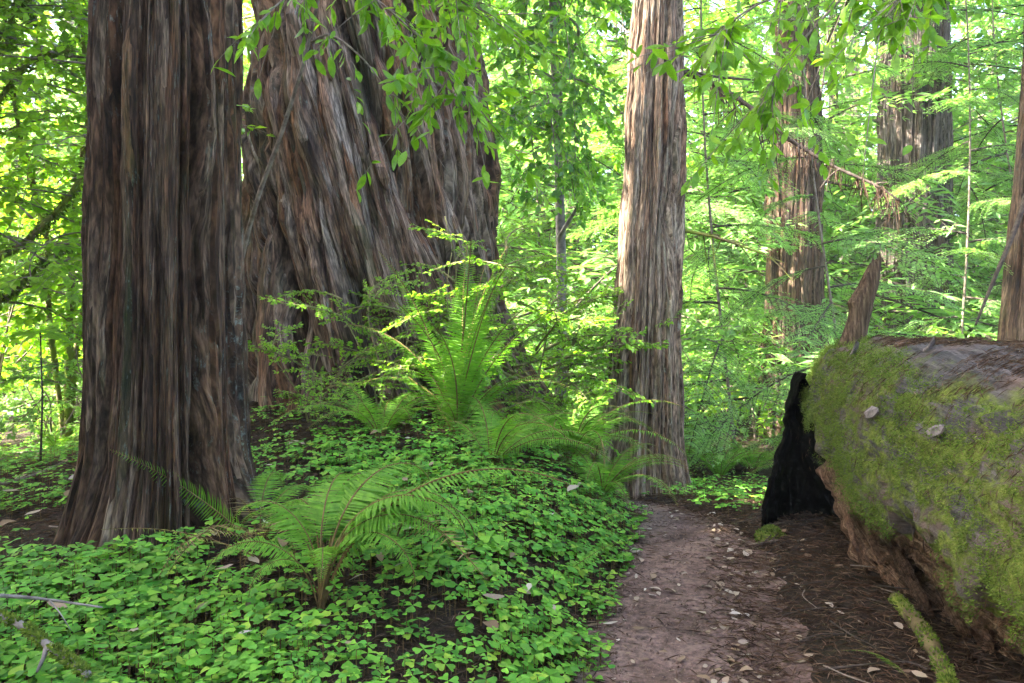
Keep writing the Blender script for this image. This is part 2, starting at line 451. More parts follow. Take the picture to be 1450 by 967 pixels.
# path sheet
ty = np.concatenate([np.arange(-6, 1, .2), np.arange(1, 10, .04), np.arange(10, 26, .3)]); tw = np.linspace(-1.35, 1.95, 55)
TY, TW = np.meshgrid(ty, tw, indexing='ij')
TX = path_x(TY) + TW * PWY(TY)
TZ = H(TX, TY) - 0.014 - 0.06 * np.clip(np.abs(TW) * np.where(TW > 0, RW(TY), 1.0) + .5 * gn(TX * 2.6, TY * 2.6, 22) + .3 * gn(TX * 9, TY * 9, 23) - 0.85, 0, 1) + 0.012 * gn(TX * 5, TY * 5, 21)
m = len(tw); I = (np.arange(len(ty) - 1)[:, None] * m + np.arange(m - 1)[None]).ravel()
structure(obj("path", mesh_np("path", np.stack([TX, TY, TZ], -1).reshape(-1, 3), np.stack([I, I + 1, I + m + 1, I + m], -1), [M_PATH])))

# ------------------------------------------------------------------ trunks
GRID = {}
def trunk_mesh(name, zs, rad, mat, nth, nz, cx=None, seed=1, twist=0.0, fl=(9, .05), f2=(15, .05), f3=(44, .02), fibre=.004, cleft=None, lump=0.0, flare_n=7, flare=0.0, flare_h=0.8, wav=.12, vz=.18):
    """zs/rad: profile knots (z from the base); returns a mesh about the trunk's base point"""
    z = np.linspace(zs[0], zs[-1], nz)
    if zs[-1] > 7:      # dense rows where they can be seen
        z = np.concatenate([np.linspace(zs[0], 6.2, int(nz * .88), endpoint=False), np.linspace(6.2, zs[-1], nz - int(nz * .88))])
    nz = len(z)
    th = np.interp(np.linspace(0, 1, nth + 1), [0, .10, .90, 1], [0, .22, .84, 1])          # 0 = back (+Y)
    TH, Z = np.meshgrid(th, z)
    R0 = np.interp(Z, zs, rad)
    a = TH + twist * Z
    w = wav * gn(TH * 5, Z * .6, seed + 1, 5)
    F, A = fl; d = A * gn(a * F + w * .3, Z * .22, seed + 2, F)
    F2, A2 = f2; n = gn(a * F2 + w, Z * vz, seed + 3, F2) + .30 * gn(a * F2 * 2, Z * vz * 3, seed + 4, F2 * 2)
    d -= A2 * np.exp(-np.abs(n / .13) ** 1.2); d += A2 * .30 * sstep(.08, .35, np.abs(n)) * (1 + .6 * gn(a * F2, Z * vz * 1.5, seed + 23, F2))
    F3, A3 = f3; n3 = gn(a * F3 + w * 2, Z * vz * 2.2, seed + 5, F3) + .4 * gn(a * F3 * 2, Z * vz * 5, seed + 6, F3 * 2)
    d -= A3 * np.exp(-np.abs(n3 / .2) ** 1.4); d += A3 * .4 * np.abs(n3)
    d += A3 * .5 * np.sign(gn(a * int(F3 * .7), Z * .45, seed + 21, int(F3 * .7))) * sstep(.05, .3, np.abs(gn(a * int(F3 * .7), Z * .45, seed + 21, int(F3 * .7))))
    d += fibre * gn(a * F3 * 4, Z * 5, seed + 7, F3 * 4)
    d += lump * gn(a * (F2 // 2), Z * 2.2, seed + 8, F2 // 2)
    if flare: d += flare * np.exp(-np.clip(Z, 0, None) / flare_h) * (.5 + gn(a * flare_n, Z * .3, seed + 9, flare_n))
    if cleft is not None:
        for (t0, wd, dp) in cleft:
            c = t0 + .012 * gn(Z * .8, Z * 0 + .5, seed + 12) + .004 * gn(Z * 4, Z * 0 + .5, seed + 13)
            ww = wd * (1 + .5 * gn(Z * 1.1, Z * 0 + 3.5, seed + 14))
            d -= dp * np.exp(-np.abs((TH - c) / ww) ** 3) * (1 + .3 * gn(Z * 1.7, Z * 0 + 7.5, seed + 15))
    RR = R0 + d
    GRID[seed] = (th, z, RR, cx, twist, float(np.mean(rad)))
    ang = math.pi / 2 + TH * 2 * math.pi
    cxz = np.array([[0, 0]] * len(z)) if cx is None else np.stack([np.interp(z, cx[0], cx[1]), np.interp(z, cx[0], cx[2])], -1)
    V = np.stack([RR * np.cos(ang) + cxz[:, 0:1], RR * np.sin(ang) + cxz[:, 1:2], Z], -1).reshape(-1, 3)
    uv = np.stack([a * 2 * math.pi * np.mean(rad), Z], -1).reshape(-1, 2)
    m = nth + 1; I = (np.arange(nz - 1)[:, None] * m + np.arange(nth)[None]).ravel()
    return mesh_np(name, V, np.stack([I, I + 1, I + m + 1, I + m], -1), [mat], True, uv)

def bark_strips(root, key, n, wr, lr, h, mat, seed, zmax=6.0, front=(.28, .86), wob=.010, skip=()):
    """long fibrous ridges of bark standing proud of the trunk, each a piece of its own"""
    th, z, RR, cx, tw, mr = GRID[key]; r = np.random.default_rng(seed)
    K = 9; ker = np.ones(K) / K
    RS = np.apply_along_axis(lambda a: np.convolve(np.concatenate([a[-K:], a, a[:K]]), ker, 'same')[K:-K], 1, RR)
    RS = .5 * RS + .5 * RR
    def radius(t, zz):
        i = np.clip(np.searchsorted(z, zz) - 1, 0, len(z) - 2); fz = (zz - z[i]) / (z[i + 1] - z[i]); j = np.clip(np.searchsorted(th, t % 1) - 1, 0, len(th) - 2); fj = (t % 1 - th[j]) / (th[j + 1] - th[j])
        a = RS[i, j] * (1 - fj) + RS[i, j + 1] * fj; b = RS[i + 1, j] * (1 - fj) + RS[i + 1, j + 1] * fj
        return a * (1 - fz) + b * fz
    for k in range(n):
        L = r.uniform(*lr); z0 = r.uniform(-.2, zmax - .3 * L); z1 = min(z0 + L, zmax + 1); z0 = max(z0, .02); m = max(8, int((z1 - z0) / .10)); m = min(m, 34)
        zz = np.linspace(z0, z1, m); t0 = r.uniform(*front); s = np.linspace(0, 1, m)
        if any(abs(t0 - a_) < b_ for a_, b_ in skip): continue
        tc = t0 - tw * (zz - (z0 + z1) / 2) + wob * gn(zz * .7, zz * 0 + .37 * k, seed + k) + wob * .25 * gn(zz * 4, zz * 0 + .2 * k, seed + k + 7)
        w = r.uniform(*wr) * np.clip(np.minimum(s / .12, (1 - s) / .22), .10, 1) * (1 + .35 * gn(zz * 3, zz * 0 + k, seed + 3)); hh = h * r.uniform(.5, 1.3) * np.clip(np.minimum(s / .08, (1 - s) / .15), .15, 1) * (1 + .4 * gn(zz * 2.3, zz * 0 + k, seed + 5))
        R_ = radius(tc, zz)
        prof = [(-.5, -1.2), (-.42, .75), (-.1, 1.0), (.22, .85), (.5, -1.2)]
        V = []; UV = []
        for (a, b) in prof:
            t = tc + a * w / (2 * math.pi * R_); rr2 = R_ + b * hh + .004 * r.normal(0, 1, m) * (b > 0); ang = math.pi / 2 + t * 2 * math.pi
            ox = 0 if cx is None else np.interp(zz, cx[0], cx[1]); oy = 0 if cx is None else np.interp(zz, cx[0], cx[2])
            V.append(np.stack([rr2 * np.cos(ang) + ox, rr2 * np.sin(ang) + oy, zz], -1)); UV.append(np.stack([(t + tw * zz) * 2 * math.pi * mr + .37 * k, zz + .61 * k], -1))
        V = np.stack(V, 1).reshape(-1, 3); UV = np.stack(UV, 1).reshape(-1, 2)
        i = np.arange(m - 1)[:, None] * 5 + np.arange(4)[None]; F = np.stack([i, i + 1, i + 6, i + 5], -1).reshape(-1, 4)
        obj("bark_strip", mesh_np("bark_strip", V, F, [mat], False, UV), root)

# conifer branch templates ------------------------------------------------
BL = np.array([[0, 0, 0], [.45, .5, .02], [1, 0, -.06], [.45, -.5, .02]])        # thin blade, unit length; y scaled per use
def blade(w): v = BL.copy(); v[:, 1] *= w; return v
BF = np.array([[0, 1, 2], [0, 2, 3]])
def conifer_branch(seed, L=2.0, ntw=26, nb=15, droop=.28, bl=.075, bw=.16):
    r = np.random.default_rng(seed)
    t = np.linspace(0, 1, 14)
    bend = r.normal(0, .10)
    P = np.stack([L * t, bend * L * t ** 2, .10 * L * t - (droop + .10) * L * t ** 2], -1)
    wood = Acc(); wood.add(*tube(P, .014 * (1 - .85 * t) + .002, 5))
    pos, dirs, nor, sc = [], [], [], []
    for i in range(ntw):
        for sd in (-1, 1):
            u = .10 + .88 * (i + r.random() * .7) / ntw
            if r.random() < .12: continue
            b = np.array([np.interp(u, t, P[:, k]) for k in range(3)])
            tl = L * (.30 * math.sin(math.pi * min(1, .25 + u * .75)) + .05) * r.uniform(.6, 1.2)
            an = sd * r.uniform(.75, 1.1)
            d0 = np.array([math.cos(an), math.sin(an), r.uniform(-.25, .12)])
            q = np.linspace(0, 1, nb)
            tp = b + d0 * tl * q[:, None] + np.array([.12, 0, -.22 - .2 * r.random()]) * tl * (q ** 2)[:, None]
            wood.add(*tube(tp[::3], np.linspace(.004, .0015, len(tp[::3])), 3, False))
            T = np.gradient(tp, axis=0); T /= np.linalg.norm(T, axis=1)[:, None]
            N0 = np.array([0, 0, 1.0]) + r.normal(0, .22, 3)
            S = np.cross(N0, T); S /= np.linalg.norm(S, axis=1)[:, None]
            for s2 in (-1, 1):
                k = r.random(nb) > .06
                dd = T * .62 + s2 * S * .8 + r.normal(0, .10, (nb, 3))
                pos.append(tp[k]); dirs.append(dd[k]); nor.append((N0 + r.normal(0, .25, (nb, 3)))[k])
                sc.append((bl * (1 - .55 * q) * r.uniform(.8, 1.2, nb))[k])
            pos.append(tp[-1:]); dirs.append(T[-1:]); nor.append(N0[None]); sc.append(np.array([bl * .6]))
    pos = np.concatenate(pos); M = frames(np.concatenate(dirs), np.concatenate(nor)); sc = np.concatenate(sc)
    V, F = place(blade(bw * 2), BF, pos, M, sc)
    Wv = np.concatenate(wood.V); Wf = [np.concatenate(f) for f in wood.F.values()]
    nW = sum(len(f) for f in Wf); 
    me = mesh_np("redwood_branch", np.concatenate([Wv, V]), Wf + [F + len(Wv)], [M_DEAD, M_CONIF], True, None,
                 np.concatenate([np.zeros(nW), np.ones(len(F))]))
    return me
CB = [conifer_branch(40 + i, 2.0, 26, 15, dr) for i, dr in enumerate((.18, .30, .42, .25))]
CBF = [conifer_branch(60 + i, 2.4, 13, 7, .3, .19, .13) for i in range(3)]          # coarser, for far trees

def canopy_mesh(seed, nb=70, rad=4.5, h=11):
    """dense high crown"""
    r = np.random.default_rng(seed); A = Acc(); pos, d, n, s = [], [], [], []
    for i in range(nb):
        z0 = h * (i + r.random()) / nb; az = r.uniform(0, 6.283)
        L = rad * (1 - .55 * z0 / h) * r.uniform(.6, 1.1)
        t = np.linspace(0, 1, 7); dr = np.array([math.cos(az), math.sin(az), 0])
        P = dr * L * t[:, None] + np.array([0, 0, 1]) * (z0 - .3 * L * t ** 2)[:, None]
        A.add(*tube(P, .06 * (1 - .9 * t) + .006, 5))
        k = 80; u = r.random(k) ** .7
        p = dr * L * u[:, None] + np.array([0, 0, 1]) * (z0 - .3 * L * u ** 2)[:, None] + r.normal(0, .20, (k, 3)) * (1 + u[:, None])
        pos.append(p); d.append(dr + r.normal(0, .7, (k, 3))); n.append(np.array([0, 0, 1]) + r.normal(0, .4, (k, 3))); s.append(r.uniform(.45, .9, k))
    V, F = place(blade(.55), BF, np.concatenate(pos), frames(np.concatenate(d), np.concatenate(n)), np.concatenate(s))
    Wv = np.concatenate(A.V); Wf = [np.concatenate(f) for f in A.F.values()]; nW = sum(map(len, Wf))
    return mesh_np("crown", np.concatenate([Wv, V]), Wf + [F + len(Wv)], [M_DEAD, M_CONIFD], True, None, np.concatenate([np.zeros(nW), np.ones(len(F))]))
CANOPY = [canopy_mesh(5), canopy_mesh(6)]

def crown(par, z, s=1.0, k=0, dx=0, dy=0):
    o = obj("crown", CANOPY[k], par); o.location = (dx, dy, z); o.scale = (s, s, s); o.rotation_euler = (0, 0, random.uniform(0, 6)); return o

def tree(label, x, y, zb, group=None, cat="tree", name="redwood_tree"):
    return thing(name, label, cat, (x, y, zb), 0, group)

# T1 dark front redwood
t1 = tree("dark furrowed redwood trunk rising from the sorrel, pale lichen down one edge, black cleft", -2.14, 4.95, Hs(-2.14, 4.95) - .12)
obj("trunk", trunk_mesh("trunk", [0, .15, .5, 1.0, 1.8, 4.5, 16], [.56, .51, .43, .40, .385, .365, .30], M_BARK1, 480, 440, seed=31, f2=(20, .065), f3=(70, .040), fl=(7, .035), wav=.07, vz=.13,
     fibre=.004, cleft=[(.642, .022, .30), (.722, .013, .16), (.600, .004, .04), (.54, .004, .03), (.412, .035, .07)], flare=.12, flare_h=.35, flare_n=9), t1)
bark_strips(t1, 31, 240, (.022, .07), (.5, 3.2), .022, M_BARK1, 9000, 5.2, (.30, .84), .003, ((.642, .026), (.722, .018), (.412, .02), (.60, .008)))
crown(t1, 13, .8, 0)
# T2 giant
t2z = Hs(-1.67, 8.0) - .55
t2 = tree("massive old redwood trunk with twisting buttressed bark standing on the mound", -1.67, 9.25, t2z)
obj("trunk", trunk_mesh("trunk", [0, .4, .8, 1.4, 2.6, 5.2, 20], [1.93, 1.75, 1.58, 1.43, 1.32, 1.20, .95], M_BARK2, 640, 360, seed=77, twist=.028, wav=.28, vz=.2,
     f2=(15, .32), f3=(70, .085), fl=(8, .17), fibre=.008, lump=.03, flare=.45, flare_h=.7, flare_n=11,
     cleft=[(.5 + .03, .010, .16), (.5 - .11, .008, .12)]), t2)
bark_strips(t2, 77, 280, (.05, .17), (.6, 3.4), .055, M_BARK2, 9300, 6.0, (.28, .80), .010, ((.53, .012), (.39, .01)))
crown(t2, 14, 1.2, 1)
# T3 grey
t3 = tree("upright weathered grey redwood trunk beside the bend of the path", 1.30, 8.0, Hs(1.30, 8.0) - .15)
t3m = trunk_mesh("trunk", [0, .3, .8, 1.6, 3.4, 5.0, 16], [.44, .39, .345, .31, .275, .228, .17], M_BARK3, 260, 420, cx=([0, 1.4, 5.0, 16], [-.03, .02, .18, .6], [0, 0, 0, 0]),
     seed=55, f2=(12, .085), f3=(38, .034), fl=(5, .035), fibre=.005, lump=.022, flare=.24, flare_h=.30, cleft=[(.5 + .035, .012, .07), (.5 - .10, .008, .03)])
obj("trunk", t3m, t3)
bark_strips(t3, 55, 130, (.025, .07), (.4, 2.4), .022, M_BARK3, 9600, 5.6, (.22, .76), .010)
crown(t3, 10, .6, 0)
# T4..T6
t4 = tree("reddish brown redwood trunk half veiled by drooping green sprays behind the log", 4.55, 13.0, Hs(4.55, 13) - .1)
obj("trunk", trunk_mesh("trunk", [0, .5, 1.5, 4, 7, 20], [.58, .52, .47, .40, .33, .2], M_BARK4, 150, 170, cx=([0, 7, 20], [0, .12, .4], [0, 0, 0]), seed=88, f2=(10, .05), f3=(30, .02), fl=(5, .05), lump=.02), t4)
bark_strips(t4, 88, 70, (.04, .10), (.8, 3.5), .035, M_BARK4, 9800, 6.6, (.22, .78), .010)
crown(t4, 12, .8, 1)
t5 = tree("broad straight greyish brown redwood trunk behind the broken stub", 8.05, 16.0, Hs(8.05, 16) - .1)
obj("trunk", trunk_mesh("trunk", [0, .6, 1.5, 4, 7, 24], [.85, .76, .70, .66, .63, .4], M_BARK5, 170, 170, seed=99, f2=(14, .06), f3=(44, .025), fl=(7, .06)), t5)
bark_strips(t5, 99, 90, (.05, .12), (.8, 4.0), .04, M_BARK5, 9900, 7.0, (.22, .72), .006)
crown(t5, 12, .9, 0)
t6 = tree("leaning brown trunk with flared base and a slanting side limb beyond the log", 7.06, 11.0, Hs(7.06, 11) - .1)
obj("trunk", trunk_mesh("trunk", [0, .5, 1.6, 3, 6, 16], [.50, .42, .34, .29, .26, .18], M_BARK1, 130, 170, cx=([0, 1.5, 6, 16], [0, .05, .32, .9], [0, 0, 0, 0]), seed=111, f2=(10, .04), f3=(30, .018), fl=(5, .04)), t6)
crown(t6, 11, .7, 1, .8)
P = smooth_path([(.28, -.1, 4.9), (.0, -.3, 4.2), (-.35, -.45, 3.3), (-.75, -.5, 2.4), (-.95, -.5, 1.9)], 24)
A_ = Acc(); A_.add(*tube(P, np.linspace(.055, .014, 24), 7)); obj("limb", A_.mesh("limb", [M_DEAD]), t6)

# T3's drooping dead bough with hanging tufts, plus a lower one
def bough_pts(K, m=30): return smooth_path(K, m)
def add_limb(root, K, r0, r1, mat=M_DEAD, side=8, seed=0, tuft=True):
    r = np.random.default_rng(seed); P = bough_pts(K); base = np.array(root.location)
    A = Acc(); A.add(*tube(P - base, np.linspace(r0, r1, len(P)) * r.uniform(.85, 1.15, len(P)), 7))
    for i in range(side):
        k = r.integers(5, len(P) - 2); d = P[min(k + 2, len(P) - 1)] - P[k - 2]; d /= np.linalg.norm(d)
        q = P[k] - base; dd = d * .5 + r.normal(0, .5, 3) + np.array([0, 0, -.3]); L = r.uniform(.15, .5)
        t = np.linspace(0, 1, 7)[:, None]
        A.add(*tube(q + dd * L * t + np.array([0, 0, -.25]) * L * t ** 2, np.linspace(r1 * 1.2, .002, 7), 4))
    limb = obj("limb", A.mesh("limb", [mat]), root)
    if tuft:
        B = Acc()
        for i in range(20):
            k = r.integers(4, len(P)); q = P[k] - base; 
            for j in range(14):
                L = r.uniform(.06, .24); t = np.linspace(0, 1, 4)[:, None]
                d = r.normal(0, .25, 3) + np.array([0, 0, -.9])
                pp = q + r.normal(0, .03, 3) + d * L * t
                w = .0035
                V = np.concatenate([pp + [w, 0, 0], pp - [w, 0, 0]]); F = np.array([[a, a + 1, a + 5, a + 4] for a in range(3)])
                B.add(V, F)
        stuff(obj("dead_needle_tuft", B.mesh("dead_needle_tuft", [M_NEEDLE], False), limb))
    return limb, P
def W(px, py, Y):     # a point of the place from its bearing and its distance in front of the camera
    return ((px - 725) / 1127.8 * Y, Y, CAMZ + (440 - py) / 1127.8 * Y)
add_limb(t3, [W(960, 100, 8), W(1010, 118, 7.8), W(1060, 150, 7.6), W(1110, 192, 7.4), W(1180, 235, 7.2), W(1240, 262, 7.0), W(1275, 285, 6.9)], .030, .008, side=14, seed=3)
add_limb(t3, [W(960, 325, 8), W(1010, 335, 7.7), W(1060, 352, 7.5), W(1110, 372, 7.3)], .020, .006, M_MOSSBARK, 8, 4, False)
add_limb(t3, [W(960, 95, 8), W(1010, 108, 8.0), W(1080, 115, 8.3), W(1120, 130, 8.5)], .018, .005, M_DEAD, 6, 5, False)

# unseen trees added so that their crowns keep the sun off the clearing
shade = [(-5.9, 2.3, .55), (-8.6, 2.9, .6), (-11.2, 3.1, .6), (-4.3, .2, .5), (-6.9, -.2, .6), (-7.1, 8.7, .56), (-9.0, 7.6, .36), (-11.4, 6.0, .36), (-9.3, 5.0, .33)]
SHM = trunk_mesh("trunk", [0, .6, 2, 20], [.8, .65, .55, .3], M_BARK5, 60, 80, seed=123, f2=(10, .05), f3=(26, .02))
for i, (x, y, cs) in enumerate(shade):
    t = tree("unseen tall redwood added to keep the sun off the clearing", x, y, Hs(x, y) - .1, "unseen redwoods added for shade")
    obj("trunk", SHM, t); crown(t, 5.7, cs, i % 2)

# unseen low crowns added behind the viewer to block frontal sky light
for i, (x, y, cs) in enumerate([(-3.4, -3.9, .52), (.3, -4.8, .55), (3.6, -4.0, .5), (-6.4, -2.2, .5)]):
    t = tree("unseen dense low branched redwood added behind the viewer to block sky light", x, y, Hs(x, y) - .1, "unseen low branched redwoods added to block sky light")
    obj("trunk", SHM, t); crown(t, .7, cs, i % 2); t.children[0].scale = (.4, .4, .5)
BEHIND = [(-4.5, -5), (-1.2, -7.5), (2.2, -6), (5.2, -4), (7.2, -.6), (7.0, 2.6), (-7.5, -2), (9.5, 5.2)]

# far trunks
def far_trunk(seed, r): return trunk_mesh("trunk", [0, 1, 6, 22], [r * 1.25, r * 1.05, r, r * .6], M_BARK5, 60, 90, seed=seed, f2=(9, r * .08), f3=(22, r * .04), fl=(5, r * .08), fibre=.002)
FT = [far_trunk(200, .45), far_trunk(201, .28), far_trunk(202, .14)]
far = [(810, 34, 0), (832, 37, 2), (872, 42, 2), (715, 38, 1), (748, 46, 1), (995, 40, 1), (1030, 30, 2), (1205, 34, 0), (1372, 38, 1), (1405, 27, 2), (60, 30, 1), (25, 22, 2), (105, 38, 0), (-80, 26, 0), (1530, 26, 0), (1180, 24, 2), (770, 28, 2), (1060, 48, 0), (640, 40, 0), (1460, 44, 0)]
for i, (px, Y, k) in enumerate(far):
    x = (px - 725) / 1127.8 * Y
    lab = ("thick pale grey redwood trunk far back in the bright forest" if k == 0 else "medium grey redwood trunk far back among the foliage" if k == 1 else "slim pole of a young redwood far back among the foliage")
    t = tree(lab, x, Y, Hs(x, Y) - .2, ("distant thick trunks", "distant medium trunks", "distant slim trunks")[k])
    obj("trunk", FT[k], t)
    for j in range(9):
        b = obj("branch", CBF[j % 3], t); z = random.uniform(5.5, 17); b.location = (0, 0, z); s = random.uniform(1.1, 1.9)
        b.rotation_euler = (0, random.uniform(-.05, .3), random.uniform(0, 6.28)); b.scale = (s, s, s)

# ------------------------------------------------------------------ conifer saplings
def sapling(label, x, y, h, nb, seed, Lb=1.5, templ=CB, z0=.06, group=None, cat="tree", name="young_redwood"):
    r = random.Random(seed)
    t = thing(name, label, cat, (x, y, Hs(x, y) - .05), r.uniform(0, 6.28), group)
    z = np.linspace(0, h, 12); P = np.stack([.04 * h * np.sin(z / h * 3 + seed), .03 * h * np.sin(z / h * 4 + 2 * seed), z], -1)
    A = Acc(); A.add(*tube(P, np.linspace(.002 * h + .005, .004, 12), 8)); obj("trunk", A.mesh("trunk", [M_TWIG]), t)
    for i in range(nb):
        f = (i + r.random()) / nb; zz = h * (z0 + (1 - z0) * f)
        b = obj("branch", r.choice(templ), t)
        b.location = (float(np.interp(zz, z, P[:, 0])), float(np.interp(zz, z, P[:, 1])), zz)
        s = Lb / 2.0 * (1.15 - .75 * f) * r.uniform(.75, 1.2)
        b.rotation_euler = (r.uniform(-.25, .25), r.uniform(-.2, .25), i * 2.4 + r.uniform(-.4, .4)); b.scale = (s, s, s)
    return t
near_sap = [(2.55, 9.9, 9, 30, 1.9, "young redwood with light drooping sprays between the grey and reddish trunks"),
            (3.78, 9.3, 8, 30, 1.7, "young redwood spreading feathery sprays right behind the broken stub"),
            (6.75, 12.4, 10, 32, 2.2, "young redwood between the broad greyish trunk and the leaning trunk"),
            (2.2, 12.8, 9, 28, 2.2, "young redwood with mint green sprays behind the grey trunk"),
            (9.2, 14.5, 11, 34, 2.4, "young redwood beyond the leaning trunk")]
for i, (x, y, h, nb, Lb, lab) in enumerate(near_sap): sapling(lab, x, y, h, nb, 300 + i, Lb)

for i, (x, y) in enumerate(BEHIND): sapling("unseen young redwood added around the viewer to block horizon light", x, y, 8.5, 34, 360 + i, 2.6, CBF, .05, "unseen young redwoods added to block horizon light")  # unseen saplings added around and behind the viewer to block horizon sky light
# ------------------------------------------------------------------ broadleaf templates
def leafV(w=.36, fold=.10, curl=.10):
    """pointed leaf, unit length along +x: 4 quads/tris with a folded midrib"""
    xs = np.array([0, .22, .52, .8, 1.0]); ws = np.array([.02, .36, .5, .33, 0]) * w
    V = []; 
    for x, q in zip(xs, ws):
        z = -curl * x * x
        V += [(x, 0, z), (x, q, z + fold * q * 2), (x, -q, z + fold * q * 2)]
    F = []
    for i in range(4):
        a = i * 3; b = a + 3
        F += [(a, b, b + 1, a + 1), (a, a + 2, b + 2, b)]
    return np.array(V), np.array(F)
def leafV3():
    """simple folded leaf, 4 triangles"""
    V = np.array([[0, 0, 0], [.45, .30, .05], [1, 0, -.10], [.45, -.30, .05], [.5, 0, -.01]])
    F = np.array([[0, 4, 1], [1, 4, 2], [0, 3, 4], [3, 2, 4]]); return V, F
LV4, LF4 = leafV3()
def bough_mesh(seed, mat, L=1.2, nsub=8, nleaf=14, leaf=.09, droop=.25, spread=.8, flat=.35, name="bough", wood=M_TWIG):
    r = np.random.default_rng(seed); t = np.linspace(0, 1, 9)
    P = np.stack([L * t, .12 * L * np.sin(t * 3 + seed), .18 * L * t - (droop + .18) * L * t ** 2], -1)
    A = Acc(); A.add(*tube(P, .010 * (1 - .8 * t) + .002, 5)); pos, d, n, s = [], [], [], []
    subs = [(P[0], P, .9)]
    for i in range(nsub):
        u = .15 + .85 * (i + r.random()) / nsub; b = np.array([np.interp(u, t, P[:, k]) for k in range(3)])
        an = (1 if i % 2 else -1) * r.uniform(.4, 1.1) * spread / .8; l = L * r.uniform(.25, .5) * (1.15 - .5 * u)
        q = np.linspace(0, 1, 6)[:, None]
        dd = np.array([math.cos(an), math.sin(an), r.uniform(-.35, .3)])
        sp = b + dd * l * q + np.array([0, 0, -droop * 1.3]) * l * q ** 2
        A.add(*tube(sp, np.linspace(.004, .0015, 6), 4, False)); subs.append((b, sp, 1.0))
    for b, sp, f in subs:
        k = int(nleaf * f); u = r.random(k) ** .8; tt = np.linspace(0, 1, len(sp))
        p = np.stack([np.interp(u, tt, sp[:, c]) for c in range(3)], -1)
        T = sp[-1] - sp[0]; T = T / np.linalg.norm(T)
        sd = np.cross([0, 0, 1.0], T); sg = np.where(np.arange(k) % 2, 1, -1)[:, None]
        pos.append(p); d.append(T * .7 + sg * sd * .75 + r.normal(0, .3, (k, 3)) + np.array([0, 0, -.12]))
        n.append(np.array([0, 0, 1.0]) + r.normal(0, flat, (k, 3))); s.append(leaf * r.uniform(.55, 1.2, k))
    V, F = place(LV4, LF4, np.concatenate(pos), frames(np.concatenate(d), np.concatenate(n)), np.concatenate(s))
    Wv = np.concatenate(A.V); Wf = [np.concatenate(f) for f in A.F.values()]; nW = sum(map(len, Wf))
    return mesh_np(name, np.concatenate([Wv, V]), Wf + [F + len(Wv)], [wood, mat], True, None, np.concatenate([np.zeros(nW), np.ones(len(F))]))
BS = [bough_mesh(400 + i, M_SHRUB, 1.25, 9, 13, .10) for i in range(3)]
BY = [bough_mesh(410 + i, M_SHRUBY, 1.3, 9, 12, .115, .15) for i in range(3)]
BH = [bough_mesh(420 + i, M_HUCK, .7, 12, 22, .040, .12, .9, .3, wood=M_TWIGG) for i in range(3)]
BD = [bough_mesh(430 + i, M_LAURELD, 1.2, 10, 13, .125, .55, .6, .6) for i in range(3)]

def shrub(name, label, cat, x, y, h, nst, nb, templ, seed, sc=1.0, spread=.5, group=None, z0=.25, stemmat=M_TWIG, r0=.018):
    r = random.Random(seed); t = thing(name, label, cat, (x, y, Hs(x, y) - .04), 0, group)
    stems = []
    for i in range(nst):
        az = i * 6.283 / nst + r.uniform(-.6, .6); hh = h * r.uniform(.7, 1.05); sp = spread * h * r.uniform(.4, 1.1)
        K = [(0.03 * math.cos(az), .03 * math.sin(az), 0), (.3 * sp * math.cos(az), .3 * sp * math.sin(az), hh * .4), (.7 * sp * math.cos(az + .2), .7 * sp * math.sin(az + .2), hh * .75), (sp * math.cos(az), sp * math.sin(az), hh)]
        P = smooth_path(K, 14); A = Acc(); A.add(*tube(P, np.linspace(r0, .004, 14), 6)); obj("stem", A.mesh("stem", [stemmat]), t); stems.append((P, az))
    for i in range(nb):
        P, az = stems[i % nst]; f = z0 + (1 - z0) * r.random() ** .8; k = min(13, int(f * 13))
        b = obj("bough", r.choice(templ), t); b.location = tuple(P[k]); s = sc * r.uniform(.7, 1.2)
        b.rotation_euler = (r.uniform(-.5, .5), r.uniform(-.7, .35), az + r.uniform(-1.9, 1.9)); b.scale = (s, s, s)
    return t

